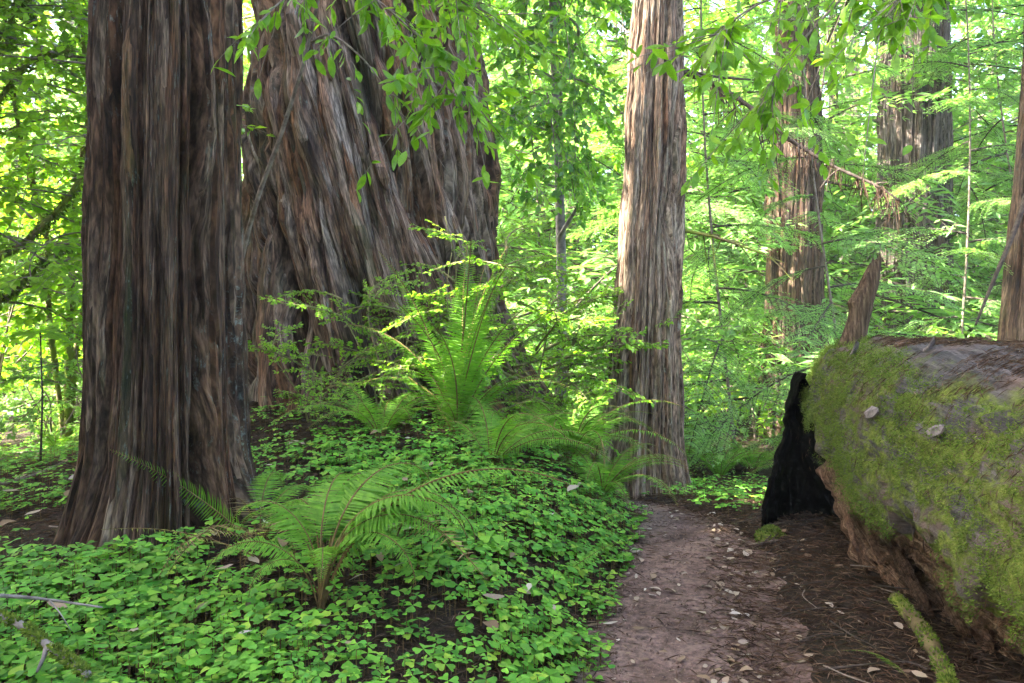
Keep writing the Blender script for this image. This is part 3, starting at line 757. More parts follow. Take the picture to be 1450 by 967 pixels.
# ------------------------------------------------------------------ ferns
def frond_mesh(seed, L=1.0, npair=38, e0=75, e1=-10, wid=.13, bare=.22, mat=M_FERN, curl=0.0, pw=1.15, dens=1.0):
    """one arching sword-fern frond along +x, from its base at the origin"""
    r = np.random.default_rng(seed); t = np.linspace(0, 1, 26)
    e = np.radians(e0 + (e1 - e0) * t ** pw); ds = L / 25
    x = np.concatenate([[0], np.cumsum(np.cos(e[:-1]) * ds)]); z = np.concatenate([[0], np.cumsum(np.sin(e[:-1]) * ds)])
    P = np.stack([x, curl * L * t ** 2 + .01 * np.sin(t * 5 + seed), z], -1)
    st = Acc(); st.add(*tube(P, .0042 * (1 - .8 * t) * (.6 + .4 * L) + .0012, 5))
    u = bare + (1 - bare) * (np.arange(npair) + .5) / npair
    p = np.stack([np.interp(u, t, P[:, k]) for k in range(3)], -1)
    T = np.gradient(P, axis=0); T = np.stack([np.interp(u, t, T[:, k]) for k in range(3)], -1); T /= np.linalg.norm(T, axis=1)[:, None]
    Y = np.array([0, 1.0, 0]); N = np.cross(T, Y); N *= np.sign(N[:, 2:3] + 1e-6) if e0 < 80 else 1
    N = np.cross(Y, T) * -1; N = np.where((N[:, 2:3] < 0), -N, N)
    q = (u - bare) / (1 - bare)
    ln = wid * L * np.clip(np.minimum(1, .55 + q * 2.2), 0, 1) * np.clip((1.02 - q) / .72, 0, 1) ** .8
    pv = np.array([[0, 0, 0], [.05, .034, .004], [.05, -.030, .004], [.45, .042, -.01], [.45, -.034, -.01], [1, .008, -.09]])
    pf3 = np.array([[0, 2, 1], [3, 4, 5]]); pf4 = np.array([[1, 2, 4, 3]])
    Pp, D, NN, S = [], [], [], []
    for sd in (-1, 1):
        k = r.random(npair) < dens
        d = Y * sd * 1.0 + T * (.18 + .25 * q[:, None]) + N * (-.12) + r.normal(0, .06, (npair, 3))
        Pp.append(p[k]); D.append(d[k]); NN.append((N + r.normal(0, .12, (npair, 3)))[k]); S.append((ln * r.uniform(.9, 1.08, npair))[k])
    Pp = np.concatenate(Pp); M = frames(np.concatenate(D), np.concatenate(NN)); S = np.concatenate(S) + .004
    V, F3 = place(pv, pf3, Pp, M, S); _, F4 = place(pv, pf4, Pp, M, S)
    me = mesh_np("frond", V, [F3, F4], [mat]); sm = st.mesh("stalk", [M_STALK])
    return me, sm
def fr(parent, tm, az, s=1.0, tilt=0.0, roll=0.0, loc=(0, 0, 0)):
    me, sm = tm; f = obj("frond", me, parent); f.location = loc
    f.rotation_euler = Euler((roll, tilt, az), 'XYZ'); f.scale = (s, s, s); obj("stalk", sm, f); return f
FRU = [frond_mesh(500 + i, 1.0, 76, 88 - i * 3, 55 - i * 18, .105, .10, curl=(-.08, .1, .03, -.05)[i]) for i in range(4)]     # upright
FRA = [frond_mesh(510 + i, 1.0, 62, 72 - i * 4, -25 - i * 8, .125, .12, curl=(.1, -.1, .05, -.06)[i]) for i in range(4)]     # arching
FRB = [frond_mesh(520 + i, 1.0, 54, 88 - i * 3, -75 - i * 6, .145, .36, curl=(.06, -.1, .1, -.04)[i], pw=1.75) for i in range(4)]      # bare stalks, drooping head
FRL = [frond_mesh(530 + i, 1.0, 56, 34, -22, .11, .10, curl=(.12, -.12)[i]) for i in range(2)]
FRY = frond_mesh(540, 1.0, 26, 14, -16, .15, .12, M_FERNY, .1, dens=.8)
FRD = [frond_mesh(541 + i, 1.0, 30, 60, -55, .13, .2, M_FERND, .15 - .3 * i, dens=.75) for i in range(2)]
def fern(label, x, y, spec, group=None, s=1.0, name="sword_fern"):
    t = thing(name, label, "fern", (x, y, Hs(x, y) - .02), 0, group, s)
    for (tm, az, sc, tilt, roll) in spec: fr(t, tm, R(az), sc, tilt, roll)
    return t
rr = random.Random(5)
# front fern: bare brown stalks carrying an umbrella of fronds
sp = [(FRB[2], 10, 1.35, .12, .1), (FRB[0], -12, 1.35, .1, .1), (FRB[1], 25, 1.3, .05, 0), (FRB[2], 62, 1.25, .05, 0), (FRB[3], 100, 1.15, 0, .1), (FRB[0], 150, 1.0, 0, 0),
      (FRB[2], 190, .95, .05, -.1), (FRB[1], 170, 1.1, -.05, .1), (FRB[3], 330, 1.1, .0, 0), (FRA[1], 4, 1.75, -.12, .1), (FRB[2], 350, 1.2, 0, .2), (FRB[0], 80, 1.2, -.1, 0),
      (FRB[0], 45, 1.4, 0, .1), (FRB[3], 128, 1.15, 0, .1), (FRB[1], 75, 1.3, 0, -.1), (FRB[2], 225, .75, 0, 0), (FRB[1], 295, .8, -.1, 0), (FRB[3], 35, 1.2, -.05, 0)]
fern("sword fern with bare brown stalks and umbrella of drooping fronds among the sorrel", -.87, 3.62, sp, None, .84)
# big upright fern at the foot of the giant
sp = [(FRU[i % 4], rr.uniform(0, 360), rr.uniform(1.4, 1.8), rr.uniform(-.12, .12), rr.uniform(-.1, .1)) for i in range(15)]
sp += [(FRA[0], -20, 1.15, 0, 0), (FRA[1], 15, 1.2, 0, 0), (FRA[2], 165, 1.1, -.2, 0), (FRL[0], 150, 1.25, -.45, 0), (FRA[3], 60, 1.1, 0, 0), (FRA[0], 255, .8, 0, 0), (FRA[2], 320, 1.0, 0, 0), (FRU[3], 0, 1.2, .25, 0), (FRU[2], -40, 1.1, .3, 0), (FRL[1], -5, 1.1, 0, 0)]
fern("tall upright sword fern at the foot of the massive trunk", -.45, 6.55, sp)
# sunlit fern hanging over the bank
sp = [(FRA[i % 4], -130 + i * 15 + rr.uniform(-8, 8), rr.uniform(.85, 1.2), rr.uniform(-.1, .2), rr.uniform(-.2, .2)) for i in range(22)]
fern("glowing sword fern arching over the bank beside the grey trunk", .50, 6.55, sp)
sp = [(FRA[i % 4], i * 40 + rr.uniform(-12, 12), rr.uniform(.6, .85), 0, 0) for i in range(9)]
fern("small sword fern between the upright fern and the glowing fern", .05, 6.25, sp)
# fern with one long frond crossing the dark trunk and a curled dark head
sp = [(FRL[0], 186, 1.05, -.42, 1.15), (FRB[1], 100, .75, 0, 0), (FRB[3], 60, .7, 0, 0), (FRD[0], 20, .8, 0, 0), (FRD[1], 140, .8, 0, .2), (FRD[0], 230, .75, .1, 0), (FRD[1], 330, .7, .1, -.2), (FRD[0], 80, .7, .1, 0), (FRD[1], 290, .7, 0, 0), (FRD[0], 350, 1.0, 0, 0), (FRD[1], 10, 1.0, 0, .2), (FRD[0], 40, .9, 0, 0), (FRD[1], 310, .9, 0, 0), (FRD[1], 260, .8, 0, 0)]
fern("half withered fern, one long frond reaching across the dark trunk", -1.40, 4.42, sp)
# lone fronds
def lone(label, x, y, tm, az, s, tilt=0, roll=0, dz=.03):
    t = thing("fern_frond", label, "fern frond", (x, y, Hs(x, y) + dz)); fr(t, tm, R(az), s, tilt, roll)
lone("yellowing fern frond lying flat on the sorrel before the dark trunk", -1.28, 3.95, FRY, 172, .8, -.1, .45, .17)
lone("withered yellow brown fern frond hanging down the sorrel bank", -.60, 4.05, FRD[0], -62, 1.0, .1, .2, .06)
sp = [(FRA[i % 4], -70 + i * 22 + rr.uniform(-8, 8), rr.uniform(.8, 1.15), rr.uniform(-.05, .2), rr.uniform(-.2, .2)) for i in range(10)]
fern("sword fern trailing long fronds down the sorrel bank", -.15, 5.75, sp)
sp = [(FRA[i % 4], i * 33 + rr.uniform(-10, 10), rr.uniform(.75, 1.0), rr.uniform(-.1, .1), rr.uniform(-.2, .2)) for i in range(11)]
fern("full sword fern beside the tall upright fern under the giant trunk", -1.05, 6.35, sp)
sp = [(FRA[(i + 1) % 4], -100 + i * 20 + rr.uniform(-8, 8), rr.uniform(.7, .95), rr.uniform(-.1, .15), rr.uniform(-.2, .2)) for i in range(14)]
fern("sword fern spilling over the bank end toward the path bend", .68, 6.05, sp)
lone("short bright fern frond poking from the bank edge over the path", .30, 4.45, FRL[0], 20, .38, -.2, .5)
lone("little fern frond in the needles below the log", 1.62, 3.25, FRL[1], 200, .35, -.3, .2)
lone("second short fern frond on the bank above the path", .55, 5.3, FRL[1], 15, .35, 0, .3)

# ferns further off
bgf = [(2.35, 9.0, 1.0), (2.9, 9.6, 1.1), (2.0, 9.9, .9), (3.2, 8.6, .9), (3.6, 10.4, 1.1), (1.9, 10.8, 1.1), (2.6, 10.9, 1.2), (4.6, 11.5, 1.1), (.35, 10.8, 1.0), (-5.6, 9.8, .9), (-6.4, 11.4, 1.0), (-4.9, 11.2, .9), (5.6, 9.8, 1.0), (6.4, 10.4, 1.0), (.9, 12, 1.1)]
for i, (x, y, s) in enumerate(bgf):
    r = random.Random(900 + i)
    sp = [(FRA[r.randrange(4)], k * 32 + r.uniform(-12, 12), r.uniform(.7, 1.05), r.uniform(-.1, .1), 0) for k in range(11)]
    fern("bushy sword fern in the sunlit undergrowth behind the path", x, y, sp, "ferns in the far undergrowth", s)

# ------------------------------------------------------------------ sorrel
half = np.array([[0, 0], [.30, .20], [.62, .46], [.88, .52], [1.0, .38], [.98, .16], [.86, 0]])
def leaflet():
    V = [(0, 0, 0)]; z = lambda x, y: .16 * abs(y) - .16 * x * x
    mid = [(.3, 0), (.62, 0), (.86, 0)]
    Vs = [(0, 0, 0)] + [(x, 0, z(x, 0)) for x, _ in mid]
    up = [(x, y, z(x, y)) for x, y in half[1:6]]; dn = [(x, -y, z(x, y)) for x, y in half[1:6]]
    Vs += up + dn
    # indices: 0 base, 1..3 mid, 4..8 up, 9..13 down
    F = [(0, 1, 4), (1, 5, 4), (1, 2, 5), (2, 6, 5), (2, 3, 6), (3, 7, 6), (3, 8, 7)]
    G = [(a, c + 5 if c > 3 else c, b + 5 if b > 3 else b) if False else tuple((q + 5 if q > 3 else q) for q in (a, c, b)) for a, b, c in F]
    return np.array(Vs), np.array(F + G)
SLV, SLF = leaflet()
ME_LEAFLET = mesh_np("leaflet", SLV, SLF, [M_SORREL])
_a = Acc(); _a.add(*tube(np.array([[.15, 0, -1.0], [.05, 0, -.5], [0, 0, 0]]), .014, 4, False)); ME_SSTALK = _a.mesh("stalk", [M_STALK])
def sorrel_density(x, y):
    px = path_x(y); s = (px - PWY(y)) - x
    d = sstep(-.15, .01, s + .10 * gn(x * 3, y * 3, 70))
    d = d * (0.30 + .70 * sstep(-.34, .08, gn(x * .9 + 7, y * .9, 71) + .5 * gn(x * 2.4, y * 2.4, 72)))
    d = d * (1 - .78 * sstep(5.5, 6.3, y) * sstep(-.2, -.8, x))                         # sparse on the shaded slope below the giant
    d = d * (1 - .85 * np.exp(-(((x + 1.38) / .32) ** 2 + ((y - 4.55) / .35) ** 2)))     # bare needles beside the trunk
    d = d * (1 - .97 * np.exp(-(((x + 2.9) / .75) ** 2 + ((y - 4.9) / .6) ** 2) ** 2))
    d = d * (np.hypot(x + 2.14, y - 4.95) > .62) * (np.hypot(x + 1.67, y - 9.25) > 1.8)
    return d
N = 60000
sx = rng.uniform(-7.5, 1.35, N); sy = 2.2 + rng.random(N) ** 1.25 * 9.0
keep = (rng.random(N) < sorrel_density(sx, sy)) & (sx > -.72 * sy - .4)
sx, sy = sx[keep], sy[keep]
# strip along the far side of the path by the grey trunk
ex = rng.uniform(1.0, 2.9, 900); ey = rng.uniform(6.1, 8.6, 900); k = (ex > path_x(ey) + PWY(ey) + .05) & (ex - path_x(ey) < .9 + (ey - 6)) & (ey > 6.1 + .55 * np.clip(ex - 1.75, 0, 1)) & (np.hypot(ex - 1.3, ey - 8) > .45)
sx = np.concatenate([sx, ex[k]]); sy = np.concatenate([sy, ey[k]])
n = len(sx); sz = H(sx, sy, True)
size = (.024 + .038 * rng.random(n) ** 1.3) * (.9 + .25 * gn(sx * 1.3, sy * 1.3, 73)); hgt = .03 + .12 * rng.random(n) ** 1.3
# slope-aware lean: plants on the bank lean out over the path a little
e = .05; gxs = (H(sx + e, sy) - H(sx - e, sy)) / (2 * e); gys = (H(sx, sy + e) - H(sx, sy - e)) / (2 * e)
nrm = np.stack([-gxs * .55 + rng.normal(0, .16, n), -gys * .55 + rng.normal(0, .16, n), np.ones(n)], -1); nrm /= np.linalg.norm(nrm, axis=1)[:, None]
top = np.stack([sx, sy, sz + hgt], -1)
yaw = rng.uniform(0, 6.283, n)
u_px = 725 + 1127.8 * sx / sy; v_px = 440 + 1127.8 * (CAMZ - top[:, 2]) / sy
vis = (u_px > 5) & (u_px < 1445) & (v_px < 962) & (np.hypot(sx + 2.14, sy - 4.95) > .6)
score = np.where(vis, size / sy, 0); order = np.argsort(-score); near_i = set(order[:300].tolist())
lod = [[], [], []]
for i in range(n):
    pass
rest = np.array([i for i in range(n) if i not in near_i])
Pl, Ml, Sl = [], [], []
for kx in range(3):
    a = yaw[rest] + kx * 2.094 + rng.normal(0, .08, len(rest)); D = np.stack([np.cos(a), np.sin(a), np.zeros(len(a))], -1)
    Nn = nrm[rest] + rng.normal(0, .10, (len(rest), 3))
    D = D - (D * nrm[rest]).sum(1)[:, None] * nrm[rest]
    Pl.append(top[rest]); Ml.append(frames(D, Nn)); Sl.append(size[rest] * rng.uniform(.88, 1.1, len(rest)))
Pl, Ml, Sl = np.concatenate(Pl), np.concatenate(Ml), np.concatenate(Sl)
FV = np.array([[0, 0, 0], [.62, .46, -.0], [1, .38, -.1], [.86, 0, -.12], [1, -.38, -.1], [.62, -.46, -.0]]); FF = np.array([[0, 3, 1], [1, 3, 2], [0, 5, 3], [5, 4, 3]])
nr_ = Pl[:, 1] < 4.7
V1, F1 = place(SLV, SLF, Pl[nr_], Ml[nr_], Sl[nr_]); V2, F2_ = place(FV, FF, Pl[~nr_], Ml[~nr_], Sl[~nr_])
F1 = np.concatenate([F1, F2_ + len(V1)]); V1 = np.concatenate([V1, V2])
bt = top[rest].copy(); bt[:, 2] = sz[rest] - .01; w = .0014
Vs = np.stack([bt + [w, 0, 0], bt - [w, 0, 0], top[rest] - [w, 0, 0], top[rest] + [w, 0, 0]], 1).reshape(-1, 3)
Fs = np.arange(len(rest))[:, None] * 4 + np.arange(4)[None] + len(V1)
stuff(obj("sorrel_carpet", mesh_np("sorrel_carpet", np.concatenate([V1, Vs]), [F1, Fs], [M_SORREL, M_STALK], True, None, np.concatenate([np.zeros(len(F1)), np.ones(len(Fs))]))))
for i in sorted(near_i):
    t = thing("sorrel_plant", "green three leaflet sorrel plant in the carpet over the bank", "clover", (sx[i], sy[i], sz[i]), 0, "sorrel plants carpeting the bank")
    for kx in range(3):
        a = yaw[i] + kx * 2.094 + random.gauss(0, .08); D = np.array([[math.cos(a), math.sin(a), 0]]); D = D - (D @ nrm[i]) * nrm[i]
        m3 = frames(D, nrm[i][None] + np.array([[random.gauss(0, .1), random.gauss(0, .1), 0]]))[0]; s = size[i] * random.uniform(.88, 1.1)
        l = obj("leaflet", ME_LEAFLET, t); l.matrix_basis = Matrix.Translation((0, 0, hgt[i])) @ Matrix((m3 * s).tolist()).to_4x4()
    st = obj("stalk", ME_SSTALK, t); st.location = (0, 0, hgt[i]); st.scale = (.1, .1, hgt[i] + .01); st.rotation_euler = (0, 0, yaw[i])

# ------------------------------------------------------------------ the fallen log
LA = np.array([2.86, 5.85]); LD = np.array([-.115, -.9934]); LS = np.array([-.9934, .115])      # far end, axis towards the camera, left side
def log_pt(t, c, z): return np.stack([LA[0] + LD[0] * t + LS[0] * c, LA[1] + LD[1] * t + LS[1] * c, z], -1)
LZ = .66
def log_r(t, ph, seed=1):
    """radius at distance t along the log and angle ph (0 = top, + = towards the path)"""
    base = .80 - .05 * np.exp(-t / .5) + .03 * sstep(1.5, 5, t)
    ex = 2.4 + 1.6 * np.exp(-t / 1.2) * (ph > 0) * (ph < R(90))
    se = (np.abs(np.cos(ph)) ** ex + np.abs(np.sin(ph)) ** ex) ** (-1 / ex)
    n = .045 * gn(t * .9, ph * 1.4, seed) + .02 * gn(t * 3, ph * 5, seed + 1) + .010 * gn(t * 5, ph * 22, seed + 2) + .012 * gn(t * 14, ph * 14, seed + 3) + .006 * gn(t * 9, ph * 45, seed + 4)
    return base * se * (1 - .06 * np.abs(np.cos(ph))) + n
root_log = thing("fallen_log", "huge mossy fallen log beside the path, burnt hollow at its end", "log", (2.5, 3.5, Hs(2.5, 3.5)))
lbase = np.array(root_log.location)
LL = 9.5
nt, nph = 330, 190
tt = np.concatenate([np.linspace(0, 4.8, 270), np.linspace(4.8, LL, 61)[1:]])
cut = lambda t: R(1) * (np.interp(t, [0, .25, .7, 1.4, 2.2, 3.2, LL], [60, 72, 88, 96, 101, 103, 103]) + 8 * gn(t * 3, t * 0 + .3, 33) + 5 * gn(t * 14, t * 0 + .7, 34))
T_, Q = np.meshgrid(tt, np.linspace(0, 1, nph), indexing='ij')
ph0 = -R(125); PH = ph0 + (cut(T_) - ph0) * Q
RRl = log_r(T_, PH)
end_in = .12 * np.exp(-T_ / .08)
RRl = RRl - end_in * .5
edge = sstep(.965, 1.0, Q)            # lip curls in
RRl = RRl - .10 * edge
tj = T_ - .10 * np.exp(-T_ / .3) * (gn(PH * 3, PH * 0, 40) + .5 * gn(PH * 9, PH * 0, 41))
V = log_pt(tj, RRl * np.sin(PH), LZ + RRl * np.cos(PH)).reshape(-1, 3) - lbase
m = nph; I = (np.arange(len(tt) - 1)[:, None] * m + np.arange(m - 1)[None]).ravel()
uvl = np.stack([T_, PH], -1).reshape(-1, 2)
uvl[:, 1] = uvl[:, 1] * 1.0
shell = obj("mossy_shell", mesh_np("mossy_shell", V, np.stack([I, I + 1, I + m + 1, I + m], -1), [M_LOG], True, uvl), root_log)
# rotten core under the lip
for nm_, mt_, tc_ in (("rotten_core", M_ROT, np.concatenate([np.linspace(.62, 4.8, 260), np.linspace(4.8, LL, 40)[1:]])), ("charred_core", M_CHAR, np.linspace(.05, .64, 40))):
  T_, PHc = np.meshgrid(tc_, np.linspace(R(40), R(200), 120), indexing='ij')
  rc = .60 + .05 * gn(T_ * .8, PHc * 3, 51) - .07 * np.exp(-(gn(T_ * .7, PHc * 9, 52) / .15) ** 2) + .03 * gn(T_ * 2.5, PHc * 26, 53) + .02 * gn(T_ * 12, PHc * 20, 54) + .04 * sstep(.3, 1.2, T_)
  V = log_pt(T_, rc * np.sin(PHc), LZ + rc * np.cos(PHc)).reshape(-1, 3) - lbase
  m = 120; I = (np.arange(len(tc_) - 1)[:, None] * m + np.arange(m - 1)[None]).ravel()
  obj(nm_, mesh_np(nm_, V, np.stack([I, I + 1, I + m + 1, I + m], -1), [mt_], True, np.stack([T_, PHc], -1).reshape(-1, 2)), root_log)
# end disc
ep = np.linspace(-R(125), R(180), 60); er = .55
V = np.concatenate([log_pt(np.full(60, .10) + .05 * np.sin(ep * 7), log_r(np.full(60, .1), ep) * .93 * np.sin(ep), LZ + log_r(np.full(60, .1), ep) * .93 * np.cos(ep)), log_pt(np.array([.16]), np.array([0.]), np.array([LZ]))]) - lbase
obj("end_face", mesh_np("end_face", V, np.array([[i, (i + 1) % 60, 60] for i in range(60)]), [M_CHAR]), root_log)
# charred hollow: a scorched buttress shell, concave towards the path
zz = np.linspace(-.06, 1.10, 70); cc = np.linspace(0, 1, 48); ZC, CC = np.meshgrid(zz, cc, indexing='ij')
f = np.clip(ZC / 1.10, 0, 1)
left = 1.785 + .185 * f + .08 * f ** 4 + .028 * gn(ZC * 5, ZC * 0 + .5, 60) + .016 * gn(ZC * 19, ZC * 0 + .5, 61); right = np.maximum(2.50 - .46 * f ** 1.3, left + .015)
XC = left + (right - left) * CC
YC = 5.55 + .42 * np.sin(np.pi * np.clip(CC * .9 + .05, 0, 1)) * (1 - .5 * f) + .05 * gn(CC * 6, ZC * 3, 62) + .03 * gn(CC * 18, ZC * 7, 63)
front = np.stack([XC, YC, ZC + Hs(2.0, 5.6)], -1); back = front + np.stack([0 * f - .01, .012 + .05 * (1 - f), 0 * f], -1)
V = np.concatenate([front.reshape(-1, 3), back.reshape(-1, 3)]) - lbase
m = 48; I = (np.arange(69)[:, None] * m + np.arange(47)[None]).ravel(); Fq = np.stack([I, I + 1, I + m + 1, I + m], -1); o_ = 70 * 48
e1 = np.arange(69) * 48; Fe = np.stack([e1, e1 + 48, e1 + 48 + o_, e1 + o_], -1); e2 = e1 + 47; Fe2 = np.stack([e2 + 48, e2, e2 + o_, e2 + 48 + o_], -1); e3 = 69 * 48 + np.arange(47); Fe3 = np.stack([e3, e3 + 1, e3 + 1 + o_, e3 + o_], -1)
ch = obj("charred_hollow", mesh_np("charred_hollow", V, np.concatenate([Fq, Fq[:, ::-1] + o_, Fe, Fe2, Fe3]), [M_CHAR]), root_log)
ch["label"] = "burnt black hollow in the end of the log"
# splintered slabs of heartwood along the torn lower edge
def splinter(K, w0, w1, th, seed, mat=M_ROT, parent=root_log, name="splinter", base=lbase, jag=.03):
    P = smooth_path(K, 40); r = np.random.default_rng(seed); T = np.gradient(P, axis=0); T /= np.linalg.norm(T, axis=1)[:, None]
    up = np.array([.35, -.2, .9]); A = np.cross(T, up); A /= np.linalg.norm(A, axis=1)[:, None]; B = np.cross(A, T)
    n = 18; thn = np.arange(n) / n * 6.283; s = np.linspace(0, 1, 40)
    wv = np.interp(s, [0, .08, .5, .92, 1], [w0 * .25, w0, (w0 + w1) / 2, w1, w1 * .2])
    TT, SS = np.meshgrid(thn, s); nz = 1 + .45 * gn(TT / 6.283 * 6, SS * 3, seed, 6) + .55 * gn(TT / 6.283 * 9, SS * 9, seed + 1, 9)
    V = P[:, None] + (wv[:, None] * np.cos(TT) * nz)[..., None] * B[:, None] + (th * np.sin(TT) * nz)[..., None] * A[:, None]
    V[0] += T[0] * r.normal(0, jag, (n, 1)); V[-1] += T[-1] * r.normal(0, jag, (n, 1))
    I = (np.arange(39)[:, None] * n + np.arange(n)[None]); J = np.arange(39)[:, None] * n + (np.arange(n)[None] + 1) % n
    F = np.stack([I, J, J + n, I + n], -1).reshape(-1, 4); V = V.reshape(-1, 3)
    cF = [np.array([list(range(n))[::-1]]), np.array([[39 * n + i for i in range(n)]])]
    uv = np.stack([SS * 1.2, TT * .4], -1).reshape(-1, 2)
    return obj(name, mesh_np(name, V - base, [F] + cF, [mat], True, uv), parent)
splinter([W(1180, 648, 5.05), W(1196, 692, 5.0), W(1216, 745, 4.9), W(1245, 800, 4.7)], .085, .10, .06, 71)
splinter([W(1200, 730, 4.9), W(1230, 775, 4.7), W(1275, 830, 4.4), W(1315, 865, 4.2)], .08, .10, .05, 72)
splinter([W(1250, 800, 4.55), W(1300, 840, 4.25), W(1350, 890, 3.95), W(1390, 925, 3.75)], .09, .11, .05, 73)
splinter([W(1290, 860, 4.2), W(1340, 915, 3.85), W(1400, 985, 3.45)], .08, .07, .05, 74)
splinter([W(1340, 870, 4.0), W(1400, 915, 3.7), W(1460, 970, 3.4)], .07, .09, .05, 75)
rs_ = random.Random(12)
for i in range(16):
    f_ = rs_.random(); e0 = np.array(W(1182 + 245 * f_, 660 + 300 * f_ + rs_.uniform(-30, 25), 5.05 - 1.55 * f_)); L_ = rs_.uniform(.25, .6)
    dv = np.array([-.10, -.9, -.35 + rs_.uniform(-.25, .2)]); sdv = np.array([-.05, -.02, 0]) - np.array([.0, .0, .0])
    splinter([e0 + sdv, e0 + sdv + dv * L_ * .35 + [0, 0, rs_.uniform(-.02, .02)], e0 + sdv + dv * L_ * .7, e0 + sdv + dv * L_], rs_.uniform(.015, .035), rs_.uniform(.008, .02), rs_.uniform(.010, .022), 500 + i, jag=.05)
# broken stub
b0 = np.array(W(1206, 486, 5.62)); tip = np.array(W(1236, 372, 5.62))
n = 11; kn = [0, .06, .30, .42, .50, .72, .88, 1.0]; s = np.array(kn); thn = np.arange(n) / n * 6.283; TT, SS = np.meshgrid(thn, s)
sway = np.array([-.004, 0, .006, .002, -.012, .012, .016, .020]); P = b0 + (tip - b0) * s[:, None] + np.stack([sway, 0 * s, np.array([-.08, 0, 0, 0, 0, 0, 0, 0])], -1)
wv = np.array([.125, .092, .082, .084, .094, .070, .058, .046]); rs2 = np.random.default_rng(4); nz = 1 + .13 * gn(TT / 6.283 * 5, SS * 1.2, 81, 5) + rs2.normal(0, .035, TT.shape)
V = P[:, None] + np.stack([wv[:, None] * np.cos(TT) * nz, wv[:, None] * .62 * np.sin(TT) * nz, 0 * TT], -1)
V[-1, :, 2] += .03 * np.cos(thn + .2) + np.array([0, .05, -.02, .03, -.03, .02, -.02, .06, -.03, .04, 0])
I = (np.arange(7)[:, None] * n + np.arange(n)[None]); J = np.arange(7)[:, None] * n + (np.arange(n)[None] + 1) % n
_t = NT("stub_wood"); _c = _t.mapping(_t.n("ShaderNodeTexCoord").outputs["Object"], (60, 60, 5)); _n = _t.noise(_c, 1.0, 5, .65)
_t.principled(_t.ramp(_n, [(.32, (.025, .015, .009)), (.5, (.08, .05, .03)), (.68, (.19, .13, .085))]), .9, _t.bump(_n, 1.0, .03), .15); M_STUB = _t.m
obj("broken_stub", mesh_np("broken_stub", V.reshape(-1, 3) - lbase, [np.stack([I, J, J + n, I + n], -1).reshape(-1, 4), np.array([[7 * n + i for i in range(n)]])], [M_STUB], False), root_log)
# moss tufts
def log_surface(t, ph, off=0.0):
    r = log_r(t, ph) - .06 * np.exp(-t / .08) + off
    tj = t - .10 * np.exp(-t / .3) * (gn(ph * 3, ph * 0, 40) + .5 * gn(ph * 9, ph * 0, 41))
    p = log_pt(tj, r * np.sin(ph), LZ + r * np.cos(ph)); nn = np.stack([LS[0] * np.sin(ph), LS[1] * np.sin(ph), np.cos(ph)], -1); return p, nn
nm = 60000
mt = rng.random(nm) ** 1.1 * 5.2; mp = R(10) + rng.random(nm) * (cut(mt) - R(10)) * .985
md = 1.2 * gn(mt * 1.3, mp * 2.2, 90) + .7 * gn(mt * 4.5, mp * 6, 91) + .75 * gn(mt * 11, mp * 11, 92)
thr_ = .18 + .40 * np.minimum(1, mt * .6); k = (md + 1.4 * sstep(thr_, thr_ + .3, mp) - 1.32 + .5 * np.exp(-mt / .5) > rng.normal(0, .12, nm)); mt, mp = mt[k], mp[k]
mclump = np.clip(gn(mt * 11, mp * 11, 92) + .3, 0, 1) * .03; p, nn = log_surface(mt, mp, 0); p = p + nn * (mclump - .006)[:, None]; k = len(p)
pos = np.repeat(p, 5, 0) + rng.normal(0, .012, (5 * k, 3)); dirs = np.repeat(nn, 5, 0) * .8 + rng.normal(0, .6, (5 * k, 3)) + np.array([0, 0, -.25])
V, F = place(blade(.28), BF, pos, frames(dirs, rng.normal(0, 1, (5 * k, 3))), .005 + .015 * rng.random(5 * k) ** 2)
stuff(obj("moss", mesh_np("moss", V - lbase, F, [M_MOSS], False), shell))
# dry needles on top of the log
nm = 34000; mt = .15 + rng.random(nm) * 6; mp = rng.normal(R(6), R(26), nm)
kk = gn(mt * 1.4, mp * 3, 95) + .4 * gn(mt * 5, mp * 8, 96) > -.1 - .5 * (np.abs(mp) < R(16)); mt, mp = mt[kk], mp[kk]
mt2 = rng.random(700) * 5; mp2 = rng.uniform(R(20), R(95), 700); mt = np.concatenate([mt, mt2]); mp = np.concatenate([mp, mp2])
p, nn = log_surface(mt, mp, .006); D = np.cross(nn, rng.normal(0, 1, p.shape)); 
V, F = place(blade(.07), BF, p, frames(D + .05 * nn, nn + rng.normal(0, .3, nn.shape)), rng.uniform(.02, .08, len(p)))
stuff(obj("log_needle_litter", mesh_np("log_needle_litter", V, F, [M_NEEDLE], False)))

# mossy foot of the burnt shell
fz = Hs(1.80, 5.52); uu, vv = np.meshgrid(np.linspace(0, 2 * math.pi, 24, endpoint=False), np.linspace(0, 1, 10))
rr_ = .075 * np.cos(vv * math.pi / 2) * (1 + .25 * gn(uu / 6.283 * 6, vv * 3, 401, 6)) + .001
V = np.stack([1.80 + rr_ * 1.2 * np.cos(uu), 5.54 + rr_ * np.sin(uu), fz - .03 + .085 * np.sin(vv * math.pi / 2)], -1).reshape(-1, 3)
I = (np.arange(9)[:, None] * 24 + np.arange(24)[None]); J = np.arange(9)[:, None] * 24 + (np.arange(24)[None] + 1) % 24
foot = obj("mossy_foot", mesh_np("mossy_foot", V - lbase, np.stack([I, J, J + 24, I + 24], -1).reshape(-1, 4), [M_MOSSBARK]), root_log)
q = V[rng.integers(0, len(V), 1500)]; d = q - np.array([1.80, 5.54, fz - .05]); V, F = place(blade(.5), BF, q - lbase, frames(d + rng.normal(0, .06, d.shape), rng.normal(0, 1, d.shape)), rng.uniform(.012, .03, len(q)))
stuff(obj("moss", mesh_np("moss", V, F, [M_MOSS], False), foot))

